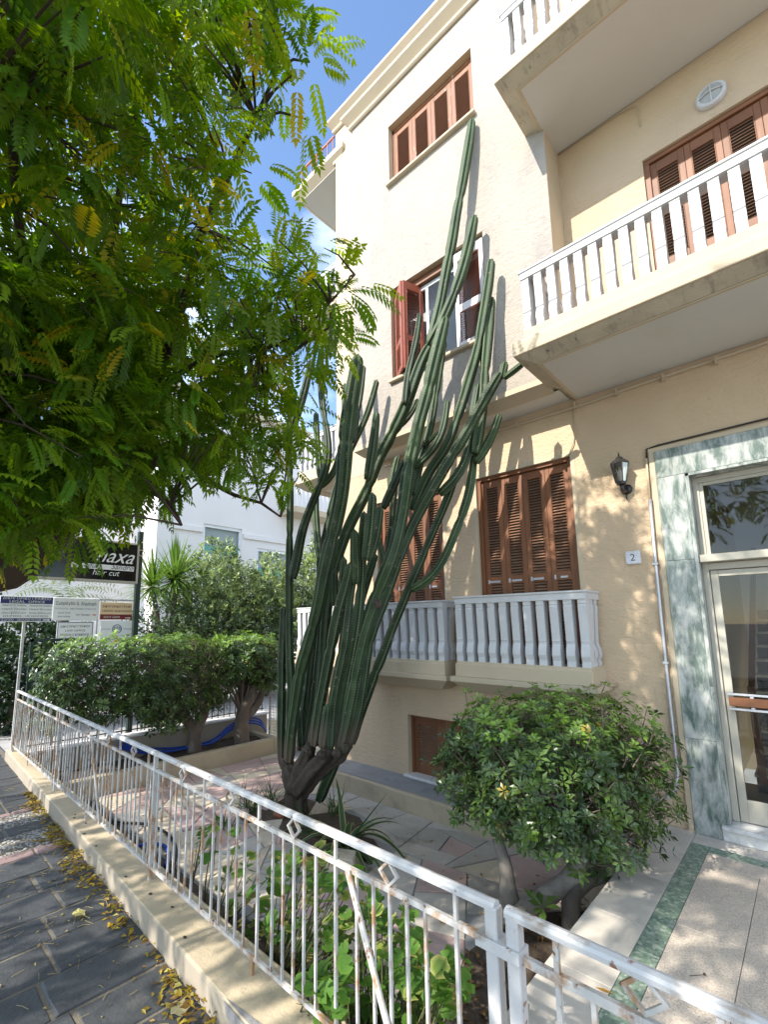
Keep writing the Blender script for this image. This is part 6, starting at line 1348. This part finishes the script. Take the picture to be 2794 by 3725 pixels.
b.add([(X+0.004, yc+r_*math.cos(2*math.pi*k/n), cz_+r_*math.sin(2*math.pi*k/n)) for r_ in (r1, r2) for k in range(n)], [(k, (k+1) % n, n+(k+1) % n, n+k) for k in range(n)])
for (a_, c_) in (((0, -0.045), (0, 0.045)), ((-0.04, 0.03), (0.04, 0.03)), ((-0.02, -0.045), (0.02, -0.045)), ((-0.055, -0.012), (-0.022, -0.012)), ((0.022, -0.012), (0.055, -0.012)), ((-0.04, 0.03), (-0.053, -0.01)), ((-0.04, 0.03), (-0.026, -0.01)), ((0.04, 0.03), (0.053, -0.01)), ((0.04, 0.03), (0.026, -0.01))):
    b.bar((X+0.004, yc+a_[0], cz_+a_[1]), (X+0.004, yc+c_[0], cz_+c_[1]), 0.006, 0.002, upv=(1, 0, 0))
b.obj('emblem', MT['signblue'], s5, fix=False); tline(s5, 'ΔΙΚΗΓΟΡΙΚΟ ΓΡΑΦΕΙΟ', X, yc, z0+0.22*H_, 0.04, MT['inkgrey'], 'CENTER', width=W_*0.9)
strip(s5, X, y0+0.02, yc-0.1, cz_-0.003, cz_+0.003, MT['signblue'], 'rule'); strip(s5, X, yc+0.1, y1-0.02, cz_-0.003, cz_+0.003, MT['signblue'], 'rule')
X = -8.05
hs_, y0, y1, z0, z1 = board('hair_salon_sign', X, 120, 1942, 492, 2116, MT['blackglass'], 'large black hair salon sign on a dark green post behind the shrubs', 0.12)
W_ = y1-y0; H_ = z1-z0
b = MB()
for (ya, yb, za, zb) in ((y0-0.03, y1+0.03, z1, z1+0.03), (y0-0.03, y1+0.03, z0-0.035, z0), (y1, y1+0.03, z0, z1), (y0-0.03, y0, z0, z1)): b.box(X-0.13, X+0.012, ya, yb, za, zb)
b.obj('sign_frame', MT['alu'], hs_, bevel=0.004)
strip(hs_, X, y0+W_*0.35, y1-0.04, z0+H_*0.27, z0+H_*0.40, MT['inkwhite'], 'white_band')
tline(hs_, 'naxa', X, y0+W_*0.56, z0+H_*0.47, 0.34, MT['inkwhite'], shear=0.5, width=W_*0.40); tline(hs_, 'duet', X, y0+W_*0.50, z0+H_*0.295, 0.12, MT['signink'], shear=0.4, width=W_*0.13); tline(hs_, 'Sandro', X, y0+W_*0.73, z0+H_*0.295, 0.12, MT['signink'], shear=0.4, width=W_*0.23)
tline(hs_, 'hair cut', X, y0+W_*0.55, z0+H_*0.12, 0.13, MT['inkwhite'], shear=0.25, width=W_*0.27)
b = MB(); yb_ = onX(497, 2116, X).y; b.box(X-0.10, X-0.02, yb_, yb_+0.075, -0.06, z1+0.25); b.obj('post', MT['greenpost'], hs_)
b = MB(); cz_ = onX(503, 2012, X).z; b.tube([(X+0.03, yb_+0.03+0.05*math.cos(t), cz_+0.05*math.sin(t)) for t in [k*0.42 for k in range(46)]], 0.008, 6); b.tube([(X+0.03, yb_+0.03, z1+0.05), (X+0.03, yb_+0.05, cz_+0.2), (X+0.03, yb_+0.06, cz_+0.05)], 0.007, 6); b.obj('coiled_cable', MT['trim'], hs_, smooth=True)
b = MB(); fr0 = onX(110, 2325, -8.2); b.box(-8.22, -8.18, fr0.y, fr0.y+0.04, -0.06, fr0.z); b.box(-8.22, -8.18, fr0.y, fr0.y+0.7, fr0.z-0.04, fr0.z); lab(b.obj('sign_frame_stand', MT['greenpost']), 'dark green metal frame under the law office signs', 'frame')

# ================================================================== BEYOND THE GARDEN
nb = empty('neighbour_building', (-13, 9, -0.06), 'white building across the side street with a blue green striped window blind', 'building')
b = MB(); wall_h = [(6.75, 8.05, 2.45, 4.80)]
def wallX(b, X, y0, y1, z0, z1, holes, m=0):
    ys_ = sorted(set([y0, y1]+[v for h in holes for v in h[:2]])); zs_ = sorted(set([z0, z1]+[v for h in holes for v in h[2:]]))
    for i in range(len(ys_)-1):
        for j in range(len(zs_)-1):
            cy_, cz_ = (ys_[i]+ys_[i+1])/2, (zs_[j]+zs_[j+1])/2
            if any(h[0] < cy_ < h[1] and h[2] < cz_ < h[3] for h in holes): continue
            b.add([(X, ys_[i], zs_[j]), (X, ys_[i+1], zs_[j]), (X, ys_[i+1], zs_[j+1]), (X, ys_[i], zs_[j+1])], [(0, 1, 2, 3)], m)
    for h in holes:
        for (p, q) in (((h[0], h[2]), (h[0], h[3])), ((h[1], h[2]), (h[1], h[3])), ((h[0], h[2]), (h[1], h[2])), ((h[0], h[3]), (h[1], h[3]))):
            b.add([(X, p[0], p[1]), (X, q[0], q[1]), (X-0.15, q[0], q[1]), (X-0.15, p[0], p[1])], [(0, 1, 2, 3)], m)
wallX(b, -13.0, 5.3, 22, -0.06, 8.75, [(6.75, 8.1, 2.45, 4.85), (8.7, 10.4, 2.45, 4.3)]); 
b.add([(-13, 5.3, -0.06), (-20, 5.3, -0.06), (-20, 5.3, 8.75), (-13, 5.3, 8.75)], [(0, 1, 2, 3)]); b.add([(-13, 5.3, 8.75), (-13, 22, 8.75), (-20, 22, 8.75), (-20, 5.3, 8.75)], [(0, 1, 2, 3)])
b.add([(-20, 5.3, -.06), (-20, 22, -.06), (-20, 22, 8.75), (-20, 5.3, 8.75)], [(3, 2, 1, 0)]); b.add([(-13, 22, -.06), (-20, 22, -.06), (-20, 22, 8.75), (-13, 22, 8.75)], [(3, 2, 1, 0)])
b.obj('wall', MT['offwhite'], nb, fix=False)
b = MB(); b.box(-13.0, -12.93, 5.3, 5.75, -0.06, 8.75); b.obj('pilaster', MT['offwhite'], nb)
b = MB(); b.box(-13.0, -12.93, 5.80, 6.70, 4.55, 4.72); b.box(-13.0, -12.93, 8.15, 22, 4.55, 4.72); b.box(-13.0, -12.95, 8.2, 22, 2.2, 2.35); b.obj('moulding', MT['offwhite'], nb, bevel=0.01)
b = MB(); b.box(-13.1, -12.80, 5.2, 22, 8.75, 8.95); b.obj('roof_edge', MT['cream'], nb)
MT['blind'] = mat('striped blind', (0.30, 0.34, 0.34), 0.7); MT['teal'] = mat('teal blind stripe', (0.12, 0.36, 0.31), 0.6)
for (ya, yb, za, zb) in ((6.75, 8.1, 2.45, 4.85), (8.7, 10.4, 2.45, 4.3)):
    b = MB(); b.add([(-13.14, ya, za), (-13.14, yb, za), (-13.14, yb, zb), (-13.14, ya, zb)], [(0, 1, 2, 3)]); w_ = b.obj('window', MT['blind'], nb, fix=False)
    b = MB()
    for (y0, y1, z0, z1) in ((ya, ya+0.07, za, zb), (yb-0.07, yb, za, zb), (ya+0.07, yb-0.07, zb-0.09, zb)): b.box(-13.12, -13.05, y0, y1, z0, z1)
    b.obj('frame', MT['aluwhite'], w_)
    for zz in (zb-0.75, zb-1.5): b = MB(); b.box(-13.135, -13.128, ya+0.07, yb-0.07, zz-0.12, zz+0.12); b.obj('blind_stripe', MT['teal'], w_)
# upper balcony of the neighbour with a pale railing
b = MB(); b.box(-13.0, -12.1, 9.6, 18, 5.55, 5.75); nbal = b.obj('balcony', MT['cream'], nb)
b = MB(); b.box(-12.14, -12.1, 9.6, 18, 6.62, 6.67); b.obj('handrail', MT['aluwhite'], nbal)
for k in range(40): b = None; o = add_child('railing_bar', (boxmesh('neighbour_bar_mesh', 0.03, 0.03, 0.87) if k == 0 else nbm), nbal, Vector((-12.12, 9.65+k*0.2, 5.75))-Vector((0, 0, 0)), (1, 1, 1)); nbm = o.data; o.matrix_parent_inverse = Matrix.Translation(-abs_loc(nbal))
nbm.materials.append(MT['aluwhite'])
an = MB(); wallX(an, -14.2, -3.0, 5.28, -0.06, 5.2, []); an.add([(-14.2, -3, 5.2), (-14.2, 5.28, 5.2), (-20, 5.28, 5.2), (-20, -3, 5.2)], [(0, 1, 2, 3)]); an.add([(-14.2, -3, -.06), (-20, -3, -.06), (-20, -3, 5.2), (-14.2, -3, 5.2)], [(3, 2, 1, 0)])
ano = an.obj('neighbour_annex', MT['offwhite'], fix=False); lab(ano, 'lower white house wall behind the street signs', 'building')
lwf = MB(); lwf.box(-13.2, -13.0, -1.0, 2.5, -0.06, 0.36); lwo = lwf.obj('white_yard_wall', MT['offwhite'], bevel=0.02); lab(lwo, 'low white wall at the far left, beyond the fence end', 'wall')
b = MB(); b.box(-13.23, -12.97, -1.02, 2.52, 0.361, 0.40); b.obj('coping', MT['offwhite'], lwo)

def spray_bush(name, label, cat, c, rad, n, col, col2, seed, leaf=0.075, wd=0.028, trunk=True, kind_leaf='leafgloss', top_yel=0.0, group=None):
    q = random.Random(seed); e = empty(name, (c[0], c[1], -0.06), label, cat, group); b = MB(); k = 0; cv = Vector(c)
    while k < n:
        v = rnd_unit(q)*q.random()**0.33; m_ = 1+0.22*math.sin(v.x*5+seed)*math.sin(v.y*6)+0.14*math.sin(v.z*9+v.y*7); p = cv+Vector((v.x*rad[0]*m_, v.y*rad[1]*m_, v.z*rad[2]*m_))
        if p.z < 0.05: continue
        k += 1; ax = (v+Vector((0, 0, 0.5))+rnd_unit(q)*0.6).normalized(); hi = v.z > 0.1
        cc_ = col2 if (q.random() < (0.55 if hi else 0.15)) else col
        pp = p.copy()
        for j in range(7):
            d = (ax*0.7+rnd_unit(q)*0.8).normalized(); d.z -= 0.15; leaf_quad(b, pp, d, rnd_unit(q), leaf*q.uniform(0.7, 1.25), wd, jcol(cc_, q, 0.25), 0.12, 0.15); pp = pp+ax*0.025
    o = b.obj('foliage', MT[kind_leaf], e, colname='tint', fix=False); o['kind'] = 'stuff'
    if trunk:
        t = MB()
        for k in range(5): a = q.uniform(0, 6.3); limb3([(c[0]+0.1*math.cos(a), c[1]+0.1*math.sin(a), -0.08), (c[0]+0.2*math.cos(a), c[1]+0.25*math.sin(a), c[2]*0.5), (c[0]+rad[0]*0.4*math.cos(a), c[1]+rad[1]*0.45*math.sin(a), c[2]+rad[2]*0.3)], [0.05, 0.035, 0.012], None, None, 't', 7, 0.1, 0.15, mb=t)
        t.obj('stems', MT['bark'], e, smooth=True, fix=False)
    return e
OL = (0.10, 0.145, 0.06); OL2 = (0.32, 0.40, 0.14)
spray_bush('tall_bush', 'tall pale green bush below the neighbouring window', 'bush', (-10.4, 5.75, 1.8), (0.8, 1.0, 1.85), 2100, OL, OL2, 1, 0.12, 0.045, group='bushes beyond the garden')
spray_bush('tall_bush', 'tall bush just left of the cactus stems', 'bush', (-10.4, 7.3, 1.75), (0.8, 1.05, 1.7), 2100, OL, OL2, 2, 0.12, 0.045, group='bushes beyond the garden')
spray_bush('tall_bush', 'tall bush seen between the cactus stems above the side balcony', 'bush', (-10.3, 9.0, 2.1), (0.8, 1.1, 1.95), 1900, OL, OL2, 3, 0.12, 0.045, group='bushes beyond the garden')
spray_bush('dark_bush', 'dark bush behind the green sign post', 'bush', (-9.7, 4.3, 1.0), (0.6, 1.1, 1.2), 1100, (0.03, 0.06, 0.022), (0.07, 0.12, 0.035), 4, 0.09, 0.034, group='bushes beyond the garden')
spray_bush('dark_bush', 'dark bush behind the legal office sign post', 'bush', (-10.2, 1.75, 0.95), (0.7, 1.0, 1.05), 1400, (0.022, 0.05, 0.018), (0.045, 0.085, 0.025), 5, 0.10, 0.05, group='bushes beyond the garden')
# yucca with two heads
yu = empty('yucca', (-10.2, 4.6, -0.06), 'spiky yucca with two leaf heads beside the salon sign post', 'yucca')
h1_, h2_ = onX(635, 2115, -10.2), onX(555, 2135, -10.2)
t = MB(); limb3([(-10.2, 4.6, -0.06), (-10.2, 4.65, 1.0), (-10.2, h1_.y, h1_.z)], [0.09, 0.08, 0.06], None, None, 't', 8, 0.12, 0.1, mb=t); limb3([(-10.2, 4.6, 0.5), (-10.2, 4.4, 1.4), (-10.2, h2_.y, h2_.z)], [0.07, 0.065, 0.05], None, None, 't', 8, 0.12, 0.1, mb=t); t.obj('trunk', MT['bark'], yu, smooth=True, fix=False)
q = random.Random(3)
for hc, n, ln in ((h1_, 170, 1.05), (h2_, 130, 0.9)):
    for k in range(n):
        a = q.uniform(0, 6.3); el = q.uniform(-0.6, 1.5); b = MB(); g = jcol((0.12, 0.21, 0.04), q, 0.3)[:3]; g2 = tuple(min(1, v*1.5) for v in g)
        blade(b, hc, Vector((math.cos(a)*math.cos(el), math.sin(a)*math.cos(el), math.sin(el))), ln*q.uniform(0.75, 1.1), 0.05, q.uniform(0.1, 0.6), (g2, g), 5, 0.3); b.obj('leaf', MT['leafsoft'], yu, colname='tint', fix=False)
pm_ = empty('palm', (-11.0, 2.7, -0.06), 'palm with pale drooping fronds above the white signs', 'palm')
pc = Vector((-11.0, 2.7, 2.35)); t = MB(); limb3([(-11, 2.7, -0.08), (-11, 2.7, 1.2), pc], [0.16, 0.13, 0.10], None, None, 't', 9, 0.15, 0.12, mb=t); t.obj('trunk', MT['bark'], pm_, smooth=True, fix=False)
for k in range(15):
    a = 2*math.pi*k/15+q.uniform(-0.2, 0.2); el = q.uniform(0.0, 0.9); d = Vector((math.cos(a)*math.cos(el), math.sin(a)*math.cos(el), math.sin(el))); p = pc.copy(); b = MB(); side = d.cross(EZ).normalized()
    for j in range(16):
        for sg_ in (-1, 1): leaf_quad(b, p, d*0.6+side*sg_*0.8+Vector((0, 0, -0.25)), side.cross(d), 0.32*(1-abs(j-7)/16), 0.022, jcol((0.16, 0.21, 0.09), q, 0.25), 0.1, 0.2)
        p = p+d*0.085; d = (d+Vector((0, 0, -0.09))).normalized()
    b.obj('frond', MT['leafsoft'], pm_, colname='tint', fix=False)

# ================================================================== FALLEN LEAVES
rr = random.Random(33); fl = MB()
def flat_leaf(b, x, y, z, s, col, rr):
    a = rr.uniform(0, 6.3); d = Vector((math.cos(a), math.sin(a), rr.uniform(-0.25, 0.35))); leaf_quad(b, Vector((x, y, z)), d, Vector((rr.uniform(-0.5, 0.5), rr.uniform(-0.5, 0.5), 1)), s, s*0.5, col, rr.uniform(0, 0.4), rr.uniform(-0.1, 0.25))
for i in range(1300):
    xx = rr.uniform(-6.2, -1.2); f = 0.35+0.65*max(0, math.sin(xx*2.3+1)*math.sin(xx*5.1)+0.4); w = 0.05+0.10*f
    if xx < -5.8: w *= 0.5
    yy = wallY(xx)-abs(rr.gauss(0, w*0.55))-0.008
    if rr.random() > f*1.3-0.15: continue
    h = max(0, 0.045*f*(1-(wallY(xx)-yy)/w)); c = rr.choice(((0.32, 0.24, 0.03), (0.26, 0.18, 0.025), (0.38, 0.31, 0.07), (0.18, 0.11, 0.03)))
    flat_leaf(fl, xx, yy, 0.004+rr.random()*h, rr.uniform(0.03, 0.055), jcol(c, rr, 0.25), rr)
o = fl.obj('fallen_leaves', MT['leafsoft'], colname='tint', fix=False); lab(o, 'drift of small yellow fallen leaves along the foot of the low wall', 'leaves', kind='stuff')
gr_ = MB()
for i in range(420):
    xx = rr.uniform(-6.5, -1.3); yy = wallY(xx)-rr.uniform(0.02, 1.2)
    if rr.random() < 0.5: flat_leaf(gr_, xx, yy, 0.004, rr.uniform(0.012, 0.03), jcol((0.34, 0.26, 0.09), rr, 0.3), rr)
    else:
        a = rr.uniform(0, 6.3); l_ = rr.uniform(0.03, 0.09); gr_.tube([(xx, yy, 0.005), (xx+math.cos(a)*l_*0.5+rr.uniform(-.01, .01), yy+math.sin(a)*l_*0.5, 0.006), (xx+math.cos(a)*l_, yy+math.sin(a)*l_, 0.005)], 0.0014, 4)
        gr_.c.extend([(0.38, 0.32, 0.16, 1)]*(len(gr_.v)-len(gr_.c)))
for i in range(160):
    q_ = (rr.uniform(-6.5, -1.3), rr.uniform(2.2, 4.4)); flat_leaf(gr_, q_[0], q_[1], G0+0.008, rr.uniform(0.02, 0.05), jcol((0.30, 0.20, 0.05), rr, 0.3), rr)
for i in range(260):
    flat_leaf(gr_, rr.uniform(-1.9, -1.2), rr.uniform(1.6, 4.2), G0+0.006, rr.uniform(0.03, 0.07), jcol((0.20, 0.12, 0.05), rr, 0.4), rr)
o = gr_.obj('leaf_litter', MT['leafsoft'], colname='tint', fix=False); lab(o, 'scattered dry leaflets and straws on the paving', 'leaves', kind='stuff')
def lobed(name, c, s, rz, col, label):
    b = MB(); n = 15; vs = [(c[0], c[1], c[2]+0.012)]
    for k in range(n):
        a = rz+2*math.pi*k/n; r_ = s*(0.62+0.38*abs(math.cos(k*math.pi*2.5/n*2)))*(1.2 if k == 0 else 1); vs.append((c[0]+r_*math.cos(a), c[1]+r_*math.sin(a)*0.8, c[2]+0.006+rr.uniform(0, 0.012)))
    b.add(vs, [(0, 1+k, 1+(k+1) % n) for k in range(n)], 0, (*col, 1)); b.tube([vs[1], (vs[1][0]+s*0.8*math.cos(rz), vs[1][1]+s*0.8*math.sin(rz), 0.004)], 0.0018, 4); b.c.extend([(*col, 1)]*(len(b.v)-len(b.c)))
    lab(b.obj('fallen_leaf', MT['leafsoft'], colname='tint', fix=False), label, 'leaf')
lobed('a', onZ(286, 3328, 0), 0.05, 0.4, (0.52, 0.47, 0.18), 'pale yellow lobed leaf lying alone on the dark paving')
lobed('b', onZ(652, 3675, 0), 0.055, 2.2, (0.40, 0.36, 0.20), 'large beige lobed leaf near the wall at the bottom of the picture')
lobed('c', onZ(400, 3370, 0), 0.025, 1.2, (0.45, 0.30, 0.03), 'small golden leaf beside the drift, below the pale lobed leaf')
b = MB(); p = onZ(2165, 3590, 0.004); leaf_quad(b, p, Vector((0.9, 0.2, 0)), EZ, 0.085, 0.02, (0.40, 0.22, 0.04, 1), 0.1, 0.0); lab(b.obj('fallen_leaf', MT['leafsoft'], colname='tint', fix=False), 'narrow orange leaf lying on the pale walkway slab', 'leaf')
b = MB(); p = onZ(2510, 3550, 0.006); b.tube([p, p+Vector((0.05, 0.05, 0.004))], 0.0015, 4); b.tube([p+Vector((0.05, 0.05, 0.006)), p+Vector((0.058, 0.055, 0.008))], 0.006, 6); lab(b.obj('cherry_stalk', MT['bark_dark']), 'tiny dark stalk with a berry on the beige terrazzo', 'stalk')
# terracotta shards and white stones by the cactus
b = MB(); p = onZ(1000, 2970, G0); b.tube([p+Vector((0, 0, 0.03)), p+Vector((0.10, 0.06, 0.04))], [0.05, 0.06], 10); MT['terra'] = mat('terracotta', (0.30, 0.12, 0.06), 0.8); lab(b.obj('terracotta_shard', MT['terra'], smooth=True), 'broken terracotta pot lying by the cactus trunk', 'pot')
